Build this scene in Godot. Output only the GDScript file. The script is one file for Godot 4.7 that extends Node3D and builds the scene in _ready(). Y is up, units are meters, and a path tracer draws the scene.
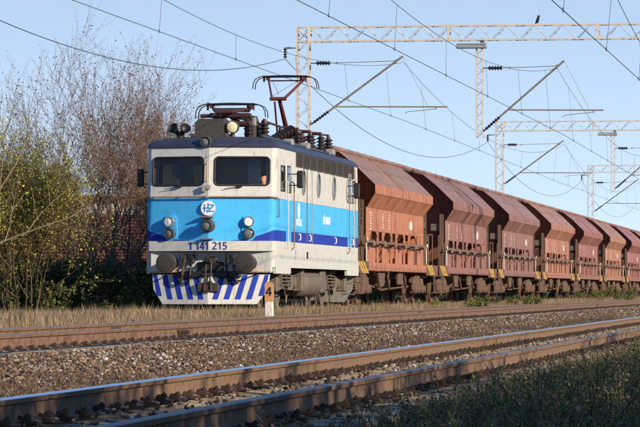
extends Node3D
# Electric locomotive with hopper wagons on the third of three tracks; low sun from the right, long lens.
# World: tracks run along -Z, camera stands at X = 0, tracks at negative X, y = 0 is the rail top of the locomotive's track.

const CAM_Y := 0.44
const T1 := -4.35      # nearest track
const T2 := -9.65      # middle track
const T3 := -14.8      # locomotive's track
const T1Y := -0.22     # rail tops
const T2Y := -0.035
const RAIL_H := 0.172
const SUN := Vector3(0.788, 0.342, 0.512)

var R := RandomNumberGenerator.new()
var M := {}
var T := {}
var N1 := FastNoiseLite.new()

# ---------------------------------------------------------------- helpers: materials
func lin(r: float, g: float, b: float) -> Color:
	return Color(r, g, b).linear_to_srgb()

func ntex(sd: int, freq: float, stops: Array, oct := 4, size := 512, kind := FastNoiseLite.TYPE_SIMPLEX_SMOOTH) -> NoiseTexture2D:
	var n := FastNoiseLite.new()
	n.seed = sd
	n.noise_type = kind
	n.frequency = freq
	n.fractal_octaves = oct
	var g := Gradient.new()
	var off := PackedFloat32Array()
	var col := PackedColorArray()
	for s in stops:
		off.append(s[0])
		col.append(lin(s[1], s[2], s[3]))
	g.offsets = off
	g.colors = col
	var t := NoiseTexture2D.new()
	t.width = size
	t.height = size
	t.seamless = true
	t.noise = n
	t.color_ramp = g
	return t

func mat(called: String, c: Vector3, rough: float, tex = null, sc := Vector3.ONE, tex2 = null, sc2 := Vector3.ONE, metal := 0.0) -> StandardMaterial3D:
	var m := StandardMaterial3D.new()
	m.resource_name = called
	m.albedo_color = lin(c.x, c.y, c.z)
	m.roughness = rough
	m.metallic = metal
	if tex:
		m.albedo_texture = tex
		m.uv1_triplanar = true
		m.uv1_world_triplanar = true
		m.uv1_scale = sc
	if tex2:
		m.detail_enabled = true
		m.detail_albedo = tex2
		m.detail_blend_mode = BaseMaterial3D.BLEND_MODE_MUL
		m.detail_uv_layer = BaseMaterial3D.DETAIL_UV_2
		m.uv2_triplanar = true
		m.uv2_world_triplanar = true
		m.uv2_scale = sc2
	M[called] = m
	return m

func vmat(called: String, rough: float, back := Color(0, 0, 0)) -> StandardMaterial3D:
	var m := StandardMaterial3D.new()
	m.resource_name = called
	m.vertex_color_use_as_albedo = true
	m.roughness = rough
	m.metallic_specular = 0.2
	if back != Color(0, 0, 0):
		m.backlight_enabled = true
		m.backlight = back
	M[called] = m
	return m

# ---------------------------------------------------------------- helpers: shapes
func S() -> SurfaceTool:
	var st := SurfaceTool.new()
	st.begin(Mesh.PRIMITIVE_TRIANGLES)
	st.set_smooth_group(-1)
	return st

func tri(st: SurfaceTool, a: Vector3, b: Vector3, c: Vector3, out: Vector3) -> void:
	if (c - a).cross(b - a).dot(out) < 0.0:
		var t := b
		b = c
		c = t
	st.add_vertex(a)
	st.add_vertex(b)
	st.add_vertex(c)

func quad(st: SurfaceTool, a: Vector3, b: Vector3, c: Vector3, d: Vector3, out: Vector3) -> void:
	tri(st, a, b, c, out)
	tri(st, a, c, d, out)

func box(st: SurfaceTool, c: Vector3, s: Vector3, bs := Basis.IDENTITY) -> void:
	st.set_smooth_group(-1)
	var h := s * 0.5
	var x := bs.x * h.x
	var y := bs.y * h.y
	var z := bs.z * h.z
	quad(st, c + x - y - z, c + x + y - z, c + x + y + z, c + x - y + z, x)
	quad(st, c - x - y - z, c - x + y - z, c - x + y + z, c - x - y + z, -x)
	quad(st, c + y - x - z, c + y + x - z, c + y + x + z, c + y - x + z, y)
	quad(st, c - y - x - z, c - y + x - z, c - y + x + z, c - y - x + z, -y)
	quad(st, c + z - x - y, c + z + x - y, c + z + x + y, c + z - x + y, z)
	quad(st, c - z - x - y, c - z + x - y, c - z + x + y, c - z - x + y, -z)

func bbox(st: SurfaceTool, c: Vector3, s: Vector3, b := 0.02, bs := Basis.IDENTITY) -> void:
	# box with chamfered edges
	st.set_smooth_group(-1)
	var h := s * 0.5
	b = minf(b, minf(h.x, minf(h.y, h.z)) * 0.9)
	var ax := [bs.x, bs.y, bs.z]
	var hh := [h.x, h.y, h.z]
	for i in 3:
		var j := (i + 1) % 3
		var k := (i + 2) % 3
		var ai: Vector3 = ax[i]
		var aj: Vector3 = ax[j]
		var ak: Vector3 = ax[k]
		var hi: float = hh[i]
		var hj: float = hh[j]
		var hk: float = hh[k]
		for sg in [-1.0, 1.0]:
			var n: Vector3 = ai * sg
			var p := c + n * hi
			var u := aj * (hj - b)
			var v := ak * (hk - b)
			quad(st, p - u - v, p + u - v, p + u + v, p - u + v, n)
			for s2 in [-1.0, 1.0]:
				var n2: Vector3 = aj * s2
				var e0 := c + n * hi + n2 * (hj - b)
				var e1 := c + n * (hi - b) + n2 * hj
				quad(st, e0 - v, e0 + v, e1 + v, e1 - v, n + n2)
	for sx in [-1.0, 1.0]:
		for sy in [-1.0, 1.0]:
			for sz in [-1.0, 1.0]:
				var X: Vector3 = bs.x * sx
				var Y: Vector3 = bs.y * sy
				var Z: Vector3 = bs.z * sz
				tri(st, c + X * h.x + Y * (h.y - b) + Z * (h.z - b), c + X * (h.x - b) + Y * h.y + Z * (h.z - b), c + X * (h.x - b) + Y * (h.y - b) + Z * h.z, X + Y + Z)

func frame_of(d: Vector3) -> Basis:
	var y := d.normalized()
	var x := y.cross(Vector3.UP if absf(y.y) < 0.95 else Vector3.RIGHT).normalized()
	return Basis(x, y, x.cross(y).normalized())

func tube(st: SurfaceTool, a: Vector3, b: Vector3, r0: float, r1 := -1.0, n := 8, caps := true) -> void:
	if r1 < 0.0:
		r1 = r0
	var f := frame_of(b - a)
	st.set_smooth_group(1)
	for i in n:
		var t0 := TAU * i / n
		var t1 := TAU * (i + 1) / n
		var d0 := f.x * cos(t0) + f.z * sin(t0)
		var d1 := f.x * cos(t1) + f.z * sin(t1)
		quad(st, a + d0 * r0, a + d1 * r0, b + d1 * r1, b + d0 * r1, d0 + d1)
	if caps:
		st.set_smooth_group(-1)
		for i in n:
			var t0 := TAU * i / n
			var t1 := TAU * (i + 1) / n
			var d0 := f.x * cos(t0) + f.z * sin(t0)
			var d1 := f.x * cos(t1) + f.z * sin(t1)
			tri(st, a, a + d0 * r0, a + d1 * r0, -f.y)
			tri(st, b, b + d0 * r1, b + d1 * r1, f.y)

func path(st: SurfaceTool, pts: Array, r: float, n := 6) -> void:
	for i in pts.size() - 1:
		tube(st, pts[i], pts[i + 1], r, r, n, i == 0 or i == pts.size() - 2)

func lathe(st: SurfaceTool, o: Vector3, dir: Vector3, prof: Array, n := 16, smooth := false) -> void:
	# prof: [radius, distance along dir]
	var f := frame_of(dir)
	for k in prof.size() - 1:
		st.set_smooth_group(1 if smooth else 10 + k)
		var p: Array = prof[k]
		var p2: Array = prof[k + 1]
		var r0: float = p[0]
		var h0: float = p[1]
		var r1: float = p2[0]
		var h1: float = p2[1]
		for i in n:
			var t0 := TAU * i / n
			var t1 := TAU * (i + 1) / n
			var d0 := f.x * cos(t0) + f.z * sin(t0)
			var d1 := f.x * cos(t1) + f.z * sin(t1)
			var out := (d0 + d1) * (h1 - h0) * 0.5 + f.y * (r0 - r1)
			if out.length() < 1e-7:
				out = f.y
			if r0 < 1e-5:
				tri(st, o + f.y * h0, o + d0 * r1 + f.y * h1, o + d1 * r1 + f.y * h1, out)
			elif r1 < 1e-5:
				tri(st, o + f.y * h1, o + d0 * r0 + f.y * h0, o + d1 * r0 + f.y * h0, out)
			else:
				quad(st, o + d0 * r0 + f.y * h0, o + d1 * r0 + f.y * h0, o + d1 * r1 + f.y * h1, o + d0 * r1 + f.y * h1, out)

func prism(st: SurfaceTool, poly: Array, z0: float, z1: float, xf := Transform3D.IDENTITY) -> void:
	# polygon in the local xy plane extruded from z0 to z1
	st.set_smooth_group(-1)
	var pp := PackedVector2Array(poly)
	var idx := Geometry2D.triangulate_polygon(pp)
	var nz := xf.basis.z
	for i in range(0, idx.size(), 3):
		var a := pp[idx[i]]
		var b := pp[idx[i + 1]]
		var c := pp[idx[i + 2]]
		tri(st, xf * Vector3(a.x, a.y, z1), xf * Vector3(b.x, b.y, z1), xf * Vector3(c.x, c.y, z1), nz)
		tri(st, xf * Vector3(a.x, a.y, z0), xf * Vector3(b.x, b.y, z0), xf * Vector3(c.x, c.y, z0), -nz)
	var ccw := not Geometry2D.is_polygon_clockwise(pp)
	for i in pp.size():
		var a := pp[i]
		var b := pp[(i + 1) % pp.size()]
		var e := b - a
		var n2 := Vector2(e.y, -e.x) if ccw else Vector2(-e.y, e.x)
		quad(st, xf * Vector3(a.x, a.y, z0), xf * Vector3(b.x, b.y, z0), xf * Vector3(b.x, b.y, z1), xf * Vector3(a.x, a.y, z1), xf.basis * Vector3(n2.x, n2.y, 0))

func part(called: String, st: SurfaceTool, m: Material, parent: Node = null, smooth := true) -> MeshInstance3D:
	if smooth:
		st.generate_normals()
	var o := MeshInstance3D.new()
	o.name = called
	o.mesh = st.commit()
	o.material_override = m
	(parent if parent else self).add_child(o, true)
	return o

func pmesh(called: String, mesh: Mesh, m: Material, parent: Node, xf := Transform3D.IDENTITY) -> MeshInstance3D:
	var o := MeshInstance3D.new()
	o.name = called
	o.mesh = mesh
	o.material_override = m
	o.transform = xf
	parent.add_child(o, true)
	return o

func tag(o: Node, label: String, category: String, group := "") -> void:
	o.set_meta("label", label)
	o.set_meta("category", category)
	if group:
		o.set_meta("group", group)

func structure(o: Node) -> Node:
	o.set_meta("kind", "structure")
	return o

func stuff(o: Node) -> Node:
	o.set_meta("kind", "stuff")
	return o

func thing(called: String, at: Vector3, label: String, category: String, group := "", turn := 0.0) -> Node3D:
	var o := Node3D.new()
	o.name = numbered(called)
	add_child(o)
	o.position = at
	o.rotation.y = turn
	tag(o, label, category, group)
	return o

var used := {}
func numbered(called: String) -> String:
	var base := called
	if not used.has(base):
		used[base] = 0
		return base
	used[base] += 1
	return "%s_%03d" % [base, used[base]]

func lettering(called: String, txt: String, height: float, m: Material, parent: Node, xf: Transform3D, font_name := "Droid Sans", weight := 700, deep := 0.006) -> MeshInstance3D:
	var tm := TextMesh.new()
	var f := SystemFont.new()
	f.font_names = PackedStringArray([font_name])
	f.font_weight = weight
	tm.font = f
	tm.text = txt
	tm.font_size = 64
	tm.pixel_size = height / 47.0
	tm.depth = deep
	tm.curve_step = 2.0
	return pmesh(called, tm, m, parent, xf)

# surface nets of tapered capsules joined by a smooth minimum; returns a SurfaceTool mesh with colours
func blob(bones: Array, cell: float, k: float) -> SurfaceTool:
	# bones: [a, b, ra, rb, Color]
	var lo := Vector3(1e9, 1e9, 1e9)
	var hi := -lo
	for b in bones:
		var rr: float = maxf(b[2], b[3]) + cell * 2.0
		for p in [b[0], b[1]]:
			lo = lo.min(p - Vector3.ONE * rr)
			hi = hi.max(p + Vector3.ONE * rr)
	var nx := int((hi.x - lo.x) / cell) + 2
	var ny := int((hi.y - lo.y) / cell) + 2
	var nz := int((hi.z - lo.z) / cell) + 2
	var f := PackedFloat32Array()
	f.resize(nx * ny * nz)
	for z in nz:
		for y in ny:
			for x in nx:
				var p := lo + Vector3(x, y, z) * cell
				var acc := 0.0
				for b in bones:
					var a: Vector3 = b[0]
					var d: Vector3 = b[1] - a
					var t := clampf((p - a).dot(d) / maxf(d.length_squared(), 1e-9), 0.0, 1.0)
					var ra: float = b[2]
					var rb: float = b[3]
					acc += exp(-k * ((p - a - d * t).length() - lerpf(ra, rb, t)))
				f[(z * ny + y) * nx + x] = -log(maxf(acc, 1e-30)) / k
	var vert := {}
	var st := S()
	st.set_smooth_group(1)
	var offs := [Vector3i(0, 0, 0), Vector3i(1, 0, 0), Vector3i(0, 1, 0), Vector3i(1, 1, 0), Vector3i(0, 0, 1), Vector3i(1, 0, 1), Vector3i(0, 1, 1), Vector3i(1, 1, 1)]
	for z in nz - 1:
		for y in ny - 1:
			for x in nx - 1:
				var pos := 0
				var sum := Vector3.ZERO
				var cnt := 0
				var v := []
				for o in offs:
					var fv: float = f[((z + o.z) * ny + y + o.y) * nx + x + o.x]
					v.append(fv)
					if fv < 0.0:
						pos += 1
				if pos == 0 or pos == 8:
					continue
				for i in 8:
					for bit in [1, 2, 4]:
						var j: int = i | bit
						if j != i and (v[i] < 0.0) != (v[j] < 0.0):
							var t: float = v[i] / (v[i] - v[j])
							sum += Vector3(offs[i]).lerp(Vector3(offs[j]), t)
							cnt += 1
				vert[(z * ny + y) * nx + x] = lo + (Vector3(x, y, z) + sum / cnt) * cell
	var strides := [1, nx, nx * ny]
	for z in range(1, nz - 1):
		for y in range(1, ny - 1):
			for x in range(1, nx - 1):
				var i0 := (z * ny + y) * nx + x
				for ax in 3:
					var i1: int = i0 + strides[ax]
					if (f[i0] < 0.0) == (f[i1] < 0.0):
						continue
					var u: int = strides[(ax + 1) % 3]
					var w: int = strides[(ax + 2) % 3]
					if not (vert.has(i0) and vert.has(i0 - u) and vert.has(i0 - w) and vert.has(i0 - u - w)):
						continue
					var axis := Vector3.ZERO
					axis[ax] = 1.0 if f[i0] < 0.0 else -1.0
					var A: Vector3 = vert[i0]
					var best := 0
					var bd := 1e9
					for bi in bones.size():
						var b: Array = bones[bi]
						var a: Vector3 = b[0]
						var d: Vector3 = b[1] - a
						var t := clampf((A - a).dot(d) / maxf(d.length_squared(), 1e-9), 0.0, 1.0)
						var dd: float = (A - a - d * t).length() - lerpf(b[2], b[3], t)
						if dd < bd:
							bd = dd
							best = bi
					st.set_color(bones[best][4])
					quad(st, A, vert[i0 - u], vert[i0 - u - w], vert[i0 - w], axis)
	return st

# ---------------------------------------------------------------- foliage arrays
class Cloth:
	var v := PackedVector3Array()
	var n := PackedVector3Array()
	var c := PackedColorArray()
	var ix := PackedInt32Array()
	func leaf(p: Vector3, along: Vector3, side: Vector3, col: Color) -> void:
		var b := v.size()
		var nn := along.cross(side).normalized()
		v.append(p)
		v.append(p + along * 0.5 + side)
		v.append(p + along)
		v.append(p + along * 0.5 - side)
		for i in 4:
			n.append(nn)
			c.append(col)
		ix.append_array(PackedInt32Array([b, b + 1, b + 2, b, b + 2, b + 3]))
	func stick(a: Vector3, d: Vector3, r0: float, r1: float, col: Color) -> void:
		# three sided twig
		var x := d.cross(Vector3.UP if absf(d.normalized().y) < 0.9 else Vector3.RIGHT).normalized()
		var y := d.normalized().cross(x)
		var b := v.size()
		for i in 3:
			var o := x * cos(TAU * i / 3.0) + y * sin(TAU * i / 3.0)
			v.append(a + o * r0)
			v.append(a + d + o * r1)
			n.append(o)
			n.append(o)
			c.append(col)
			c.append(col)
		for i in 3:
			var j := (i + 1) % 3
			ix.append_array(PackedInt32Array([b + i * 2, b + i * 2 + 1, b + j * 2 + 1, b + i * 2, b + j * 2 + 1, b + j * 2]))
	func mesh() -> ArrayMesh:
		var a := []
		a.resize(Mesh.ARRAY_MAX)
		a[Mesh.ARRAY_VERTEX] = v
		a[Mesh.ARRAY_NORMAL] = n
		a[Mesh.ARRAY_COLOR] = c
		a[Mesh.ARRAY_INDEX] = ix
		var m := ArrayMesh.new()
		m.add_surface_from_arrays(Mesh.PRIMITIVE_TRIANGLES, a)
		return m

func rv() -> Vector3:
	var z := R.randf_range(-1, 1)
	var t := R.randf_range(0, TAU)
	var s := sqrt(1 - z * z)
	return Vector3(s * cos(t), z, s * sin(t))

func vary(c: Vector3, amount: float) -> Color:
	var k := 1.0 + R.randf_range(-amount, amount)
	return Color(c.x * k * (1.0 + R.randf_range(-0.12, 0.12)), c.y * k, c.z * k * (1.0 + R.randf_range(-0.12, 0.12)))

# ---------------------------------------------------------------- the scene
func _ready() -> void:
	R.seed = 77
	N1.seed = 5
	N1.frequency = 0.12
	N1.fractal_octaves = 4
	var cam := Camera3D.new()
	cam.name = "camera"
	cam.fov = rad_to_deg(2.0 * atan(213.5 / 3700.0))
	cam.position = Vector3(0, CAM_Y, 0)
	cam.rotation = Vector3(deg_to_rad(1.1845), deg_to_rad(8.1366), 0)
	cam.near = 0.5
	cam.far = 3000.0
	add_child(cam)
	cam.current = true
	var we := WorldEnvironment.new()
	we.name = "environment"
	var e := Environment.new()
	e.background_mode = Environment.BG_SKY
	var sky := ProceduralSkyMaterial.new()
	sky.sky_top_color = lin(0.06, 0.19, 0.47)
	sky.sky_horizon_color = lin(0.64, 0.80, 0.965)
	sky.sky_curve = 0.09
	sky.ground_bottom_color = lin(0.12, 0.10, 0.08)
	sky.ground_horizon_color = lin(0.40, 0.40, 0.38)
	sky.sun_angle_max = 8.0
	var sk := Sky.new()
	sk.sky_material = sky
	e.sky = sk
	e.background_energy_multiplier = 0.95
	e.tonemap_mode = Environment.TONE_MAPPER_LINEAR
	e.tonemap_exposure = 1.28
	e.sdfgi_enabled = true
	e.ssao_enabled = true
	e.ssil_enabled = true
	we.environment = e
	add_child(we)
	var sun := DirectionalLight3D.new()
	sun.name = "sun"
	sun.light_energy = 1.6
	sun.light_color = Color(1.0, 0.93, 0.82)
	sun.light_angular_distance = 0.5
	sun.shadow_enabled = true
	add_child(sun)
	sun.look_at_from_position(SUN * 50.0, Vector3.ZERO)

	make_materials()
	make_ground()
	make_track("railway_track", T1, T1Y, -14.0, -330.0, 0, true)
	make_track("railway_track", T2, T2Y, -30.0, -330.0, 1, false)
	make_track("railway_track", T3, 0.0, -55.0, -330.0, 2, false)
	make_ballast()
	make_portals()
	make_wires()
	make_loco()
	make_wagons()
	make_background()
	make_plants()
	make_small()

func make_materials() -> void:
	T.grime = ntex(1, 0.012, [[0.0, 0.62, 0.58, 0.52], [0.45, 0.92, 0.91, 0.89], [1.0, 1, 1, 1]])
	T.fine = ntex(2, 0.05, [[0.0, 0.72, 0.70, 0.68], [0.5, 1, 1, 1], [1.0, 0.86, 0.86, 0.86]])
	T.streak = ntex(3, 0.02, [[0.0, 0.50, 0.38, 0.26], [0.22, 0.80, 0.74, 0.66], [0.36, 1, 1, 1], [1.0, 0.98, 0.98, 0.97]])
	T.wear = ntex(9, 0.016, [[0.0, 0.42, 0.36, 0.34], [0.36, 0.80, 0.76, 0.74], [0.55, 1, 1, 1], [0.8, 0.95, 0.95, 0.96], [1.0, 1.0, 1.0, 1.0]], 5)
	T.clean = ntex(8, 0.012, [[0.0, 0.80, 0.76, 0.70], [0.35, 0.97, 0.965, 0.95], [1.0, 1, 1, 1]])
	T.rust = ntex(4, 0.02, [[0.0, 0.45, 0.36, 0.32], [0.4, 0.85, 0.80, 0.76], [0.6, 1, 1, 1], [1.0, 1.0, 0.92, 0.84]])
	T.soil = ntex(5, 0.03, [[0.0, 0.5, 0.45, 0.4], [0.5, 0.85, 0.8, 0.75], [1.0, 1, 1, 1]], 6)
	var big := Vector3(0.35, 0.35, 0.35)
	var stk := Vector3(0.9, 0.10, 0.9)
	mat("white_paint", Vector3(0.545, 0.55, 0.54), 0.6, T.streak, stk, T.clean, Vector3(0.5, 0.5, 0.5)).metallic_specular = 0.3
	mat("blue_paint", Vector3(0.065, 0.45, 0.88), 0.5, T.clean, Vector3(0.7, 0.08, 0.7), T.clean, Vector3(0.4, 0.4, 0.4)).metallic_specular = 0.3
	mat("indigo_paint", Vector3(0.020, 0.045, 0.36), 0.6, T.clean, Vector3(0.7, 0.08, 0.7)).metallic_specular = 0.25
	mat("roof_edge", Vector3(0.034, 0.036, 0.066), 0.45, T.grime, Vector3(0.6, 0.6, 0.6), T.streak, Vector3(0.8, 0.2, 0.8))
	mat("roof_top", Vector3(0.045, 0.038, 0.036), 0.7, T.grime, Vector3(0.6, 0.6, 0.6))
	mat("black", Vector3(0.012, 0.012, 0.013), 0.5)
	mat("rubber", Vector3(0.016, 0.016, 0.017), 0.6)
	mat("dark_metal", Vector3(0.055, 0.048, 0.042), 0.6, T.rust, Vector3(1.2, 1.2, 1.2))
	mat("bogie", Vector3(0.15, 0.128, 0.105), 0.75, T.rust, Vector3(1.1, 0.8, 1.1), T.fine, Vector3(2, 2, 2))
	mat("rusty_iron", Vector3(0.14, 0.085, 0.058), 0.8, T.rust, Vector3(1.5, 1.5, 1.5))
	mat("buffer_steel", Vector3(0.042, 0.035, 0.031), 0.55, T.grime, Vector3(2, 2, 2))
	mat("coupling", Vector3(0.055, 0.036, 0.026), 0.65, T.rust, Vector3(3, 3, 3))
	mat("yellow_rod", Vector3(0.62, 0.30, 0.04), 0.5)
	mat("rail_brown", Vector3(0.30, 0.16, 0.09), 0.55, T.streak, Vector3(3.0, 3.0, 3.0))
	mat("red_metal", Vector3(0.13, 0.026, 0.022), 0.5, T.fine, Vector3(3, 3, 3))
	mat("dark_red", Vector3(0.06, 0.020, 0.018), 0.5, T.fine, Vector3(3, 3, 3))
	mat("insulator", Vector3(0.028, 0.017, 0.015), 0.3)
	mat("chrome", Vector3(0.62, 0.62, 0.60), 0.25, null, Vector3.ONE, null, Vector3.ONE, 0.9)
	mat("lens_white", Vector3(0.82, 0.82, 0.78), 0.2)
	mat("lens_grey", Vector3(0.16, 0.17, 0.18), 0.15)
	mat("lens_cream", Vector3(0.72, 0.62, 0.42), 0.3)
	mat("plain_white", Vector3(0.78, 0.78, 0.76), 0.5)
	mat("letter_blue", Vector3(0.02, 0.04, 0.24), 0.5)
	mat("emblem_blue", Vector3(0.03, 0.22, 0.58), 0.5)
	mat("grille", Vector3(0.062, 0.050, 0.042), 0.6, T.fine, Vector3(2, 2, 2))
	mat("cab_olive", Vector3(0.30, 0.28, 0.17), 0.7)
	mat("cab_dark", Vector3(0.03, 0.032, 0.032), 0.7)
	mat("cab_grey", Vector3(0.30, 0.31, 0.30), 0.7)
	mat("curtain", Vector3(0.50, 0.52, 0.52), 0.9)
	mat("shelf_brown", Vector3(0.20, 0.11, 0.06), 0.8, T.rust, Vector3(3, 3, 3))
	var g := mat("glass", Vector3(0.8, 0.85, 0.85), 0.04)
	g.transparency = BaseMaterial3D.TRANSPARENCY_ALPHA
	g.albedo_color = Color(0.1, 0.12, 0.12, 0.04)
	mat("dark_glass", Vector3(0.02, 0.024, 0.026), 0.06)
	mat("steel_white", Vector3(0.56, 0.54, 0.52), 0.5, T.clean, Vector3(0.6, 0.6, 0.6))
	mat("steel_grey", Vector3(0.27, 0.27, 0.26), 0.5, T.fine, Vector3(2, 2, 2))
	mat("arm_tube", Vector3(0.22, 0.19, 0.15), 0.55, T.rust, Vector3(1, 1, 1))
	mat("wire", Vector3(0.05, 0.055, 0.06), 0.5)
	mat("rail", Vector3(0.205, 0.128, 0.078), 0.75, T.streak, Vector3(2.4, 0.3, 2.4), T.rust, Vector3(0.9, 0.9, 0.9))
	mat("rail_old", Vector3(0.19, 0.108, 0.068), 0.75, T.streak, Vector3(0.5, 0.25, 0.5), T.rust, Vector3(0.25, 0.7, 0.25))
	mat("rail_polish", Vector3(0.66, 0.68, 0.72), 0.22, null, Vector3.ONE, null, Vector3.ONE, 1.0)
	mat("rail_dull", Vector3(0.23, 0.18, 0.15), 0.5, T.grime, Vector3(0.3, 0.3, 0.3), null, Vector3.ONE, 0.35)
	mat("clip", Vector3(0.045, 0.028, 0.020), 0.85, T.rust, Vector3(3, 3, 3))
	mat("concrete", Vector3(0.34, 0.295, 0.235), 0.9, T.soil, Vector3(0.9, 0.9, 0.9), T.fine, Vector3(2.5, 2.5, 2.5))
	mat("soil", Vector3(0.115, 0.085, 0.058), 0.95, T.soil, Vector3(0.45, 0.45, 0.45), T.grime, Vector3(0.06, 0.06, 0.06))
	mat("ballast_bed", Vector3(0.125, 0.095, 0.07), 0.95, T.soil, Vector3(0.9, 0.9, 0.9), T.fine, Vector3(0.9, 0.9, 0.9))
	vmat("stone", 0.9)
	vmat("leafy", 0.7, Color(0.22, 0.25, 0.08))
	vmat("twigs", 0.85)
	vmat("blades", 0.85, Color(0.25, 0.2, 0.1))
	vmat("figure", 0.7)
	mat("tile_roof", Vector3(0.30, 0.115, 0.075), 0.85, T.rust, Vector3(0.5, 0.5, 0.5), T.fine, Vector3(1.5, 1.5, 1.5))
	mat("plaster", Vector3(0.72, 0.71, 0.68), 0.9, T.grime, Vector3(0.2, 0.2, 0.2))
	mat("brick", Vector3(0.28, 0.10, 0.065), 0.9, T.fine, Vector3(1, 3, 1), T.grime, Vector3(0.3, 0.3, 0.3))
	mat("post_white", Vector3(0.66, 0.63, 0.56), 0.7, T.streak, Vector3(3, 1, 3))
	mat("post_rust", Vector3(0.56, 0.30, 0.12), 0.8, T.rust, Vector3(4, 2, 4))
	# wagon paints: [body, upper sheets]
	var tones := [Vector3(0.450, 0.173, 0.086), Vector3(0.300, 0.129, 0.098), Vector3(0.277, 0.132, 0.104), Vector3(0.405, 0.173, 0.108), Vector3(0.315, 0.125, 0.101), Vector3(0.420, 0.190, 0.113), Vector3(0.330, 0.124, 0.104), Vector3(0.360, 0.148, 0.101)]
	var tops := [Vector3(0.247, 0.131, 0.090), Vector3(0.240, 0.116, 0.093), Vector3(0.247, 0.131, 0.109), Vector3(0.300, 0.149, 0.109), Vector3(0.277, 0.116, 0.102), Vector3(0.300, 0.161, 0.115), Vector3(0.285, 0.116, 0.106), Vector3(0.285, 0.140, 0.104)]
	for i in 8:
		mat("wagon_paint_%d" % i, (tones[i] * 0.96 + Vector3(0.012, 0.014, 0.014)), 0.62, T.streak, Vector3(0.5, 0.09, 0.5), T.wear, Vector3(0.22, 0.10, 0.22))
		mat("wagon_top_%d" % i, (tops[i] * 1.05 + Vector3(0.03, 0.032, 0.03)), 0.60, T.streak, Vector3(0.3, 0.09, 0.3), T.wear, Vector3(0.18, 0.12, 0.18))
	mat("wagon_pipe", Vector3(0.19, 0.125, 0.095), 0.7, T.rust, Vector3(1, 1, 1))
	mat("warning_yellow", Vector3(0.62, 0.36, 0.06), 0.6, T.grime, Vector3(2, 2, 2))
	mat("mark_white", Vector3(0.66, 0.63, 0.60), 0.7, T.grime, Vector3(2, 2, 2))

# ---------------------------------------------------------------- ground and tracks
const PROF := [[-900.0, -1.2], [-60.0, -0.7], [-24.0, -0.40], [-17.2, -0.32], [-16.3, -0.225], [-13.4, -0.225], [-12.6, -0.26], [-11.9, -0.27], [-11.4, -0.275], [-11.0, -0.275], [-8.75, -0.285], [-8.45, -0.235], [-8.2, -0.24], [-7.7, -0.30], [-6.7, -0.41], [-5.75, -0.465], [-3.0, -0.465], [-2.6, -0.50], [-1.8, -0.70], [-0.5, -0.80], [3.0, -0.75], [30.0, -0.6], [600.0, -0.6]]

func gy(x: float) -> float:
	for i in PROF.size() - 1:
		if x <= PROF[i + 1][0]:
			var a: Array = PROF[i]
			var b: Array = PROF[i + 1]
			return lerpf(a[1], b[1], clampf((x - a[0]) / (b[0] - a[0]), 0, 1))
	return -0.6

func gyn(x: float, z: float) -> float:
	return gy(x) + N1.get_noise_2d(x * 9.0, z * 9.0) * (0.02 if x > -17.0 and x < -2.8 else 0.04)

func make_ground() -> void:
	var xs := []
	var x := -24.0
	xs.append_array([-900.0, -300.0, -120.0, -60.0, -40.0, -32.0, -28.0])
	while x < 3.05:
		xs.append(x)
		x += 0.3
	xs.append_array([5.0, 9.0, 15.0, 30.0, 120.0, 600.0])
	var zs := []
	var z := 40.0
	while z > -2500.0:
		zs.append(z)
		z -= 6.0 if z > -8.0 else (0.6 if z > -60.0 else (1.5 if z > -130.0 else (12.0 if z > -340.0 else 300.0)))
	var st := S()
	st.set_smooth_group(1)
	for j in zs.size() - 1:
		for i in xs.size() - 1:
			var x0: float = xs[i]
			var x1: float = xs[i + 1]
			var z0: float = zs[j]
			var z1: float = zs[j + 1]
			var p := Vector3(x0, gyn(x0, z0), z0)
			var q := Vector3(x1, gyn(x1, z0), z0)
			var r := Vector3(x1, gyn(x1, z1), z1)
			var s := Vector3(x0, gyn(x0, z1), z1)
			quad(st, p, q, r, s, Vector3.UP)
	structure(part("ground", st, M.soil))

func rail_mesh(len0: float) -> ArrayMesh:
	var st := S()
	var h := RAIL_H
	var prof := [[0.0, 0.075], [0.011, 0.075], [0.028, 0.02], [0.036, 0.009], [h - 0.048, 0.009], [h - 0.038, 0.032], [h - 0.008, 0.036], [h - 0.001, 0.028]]
	var seg := 60
	for k in prof.size() - 1:
		var a: Array = prof[k]
		var b: Array = prof[k + 1]
		for sg in [-1.0, 1.0]:
			for i in seg:
				var z0: float = -len0 * i / seg
				var z1: float = -len0 * (i + 1) / seg
				quad(st, Vector3(sg * a[1], a[0], z0), Vector3(sg * a[1], a[0], z1), Vector3(sg * b[1], b[0], z1), Vector3(sg * b[1], b[0], z0), Vector3(sg * (b[0] - a[0]), a[1] - b[1] + 0.0001, 0))
	quad(st, Vector3(-0.028, h - 0.001, 0), Vector3(0.028, h - 0.001, 0), Vector3(0.028, h - 0.001, -len0), Vector3(-0.028, h - 0.001, -len0), Vector3.UP)
	quad(st, Vector3(-0.075, 0, 0), Vector3(0.075, 0, 0), Vector3(0.075, 0, -len0), Vector3(-0.075, 0, -len0), Vector3.DOWN)
	st.generate_normals()
	return st.commit()

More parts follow.
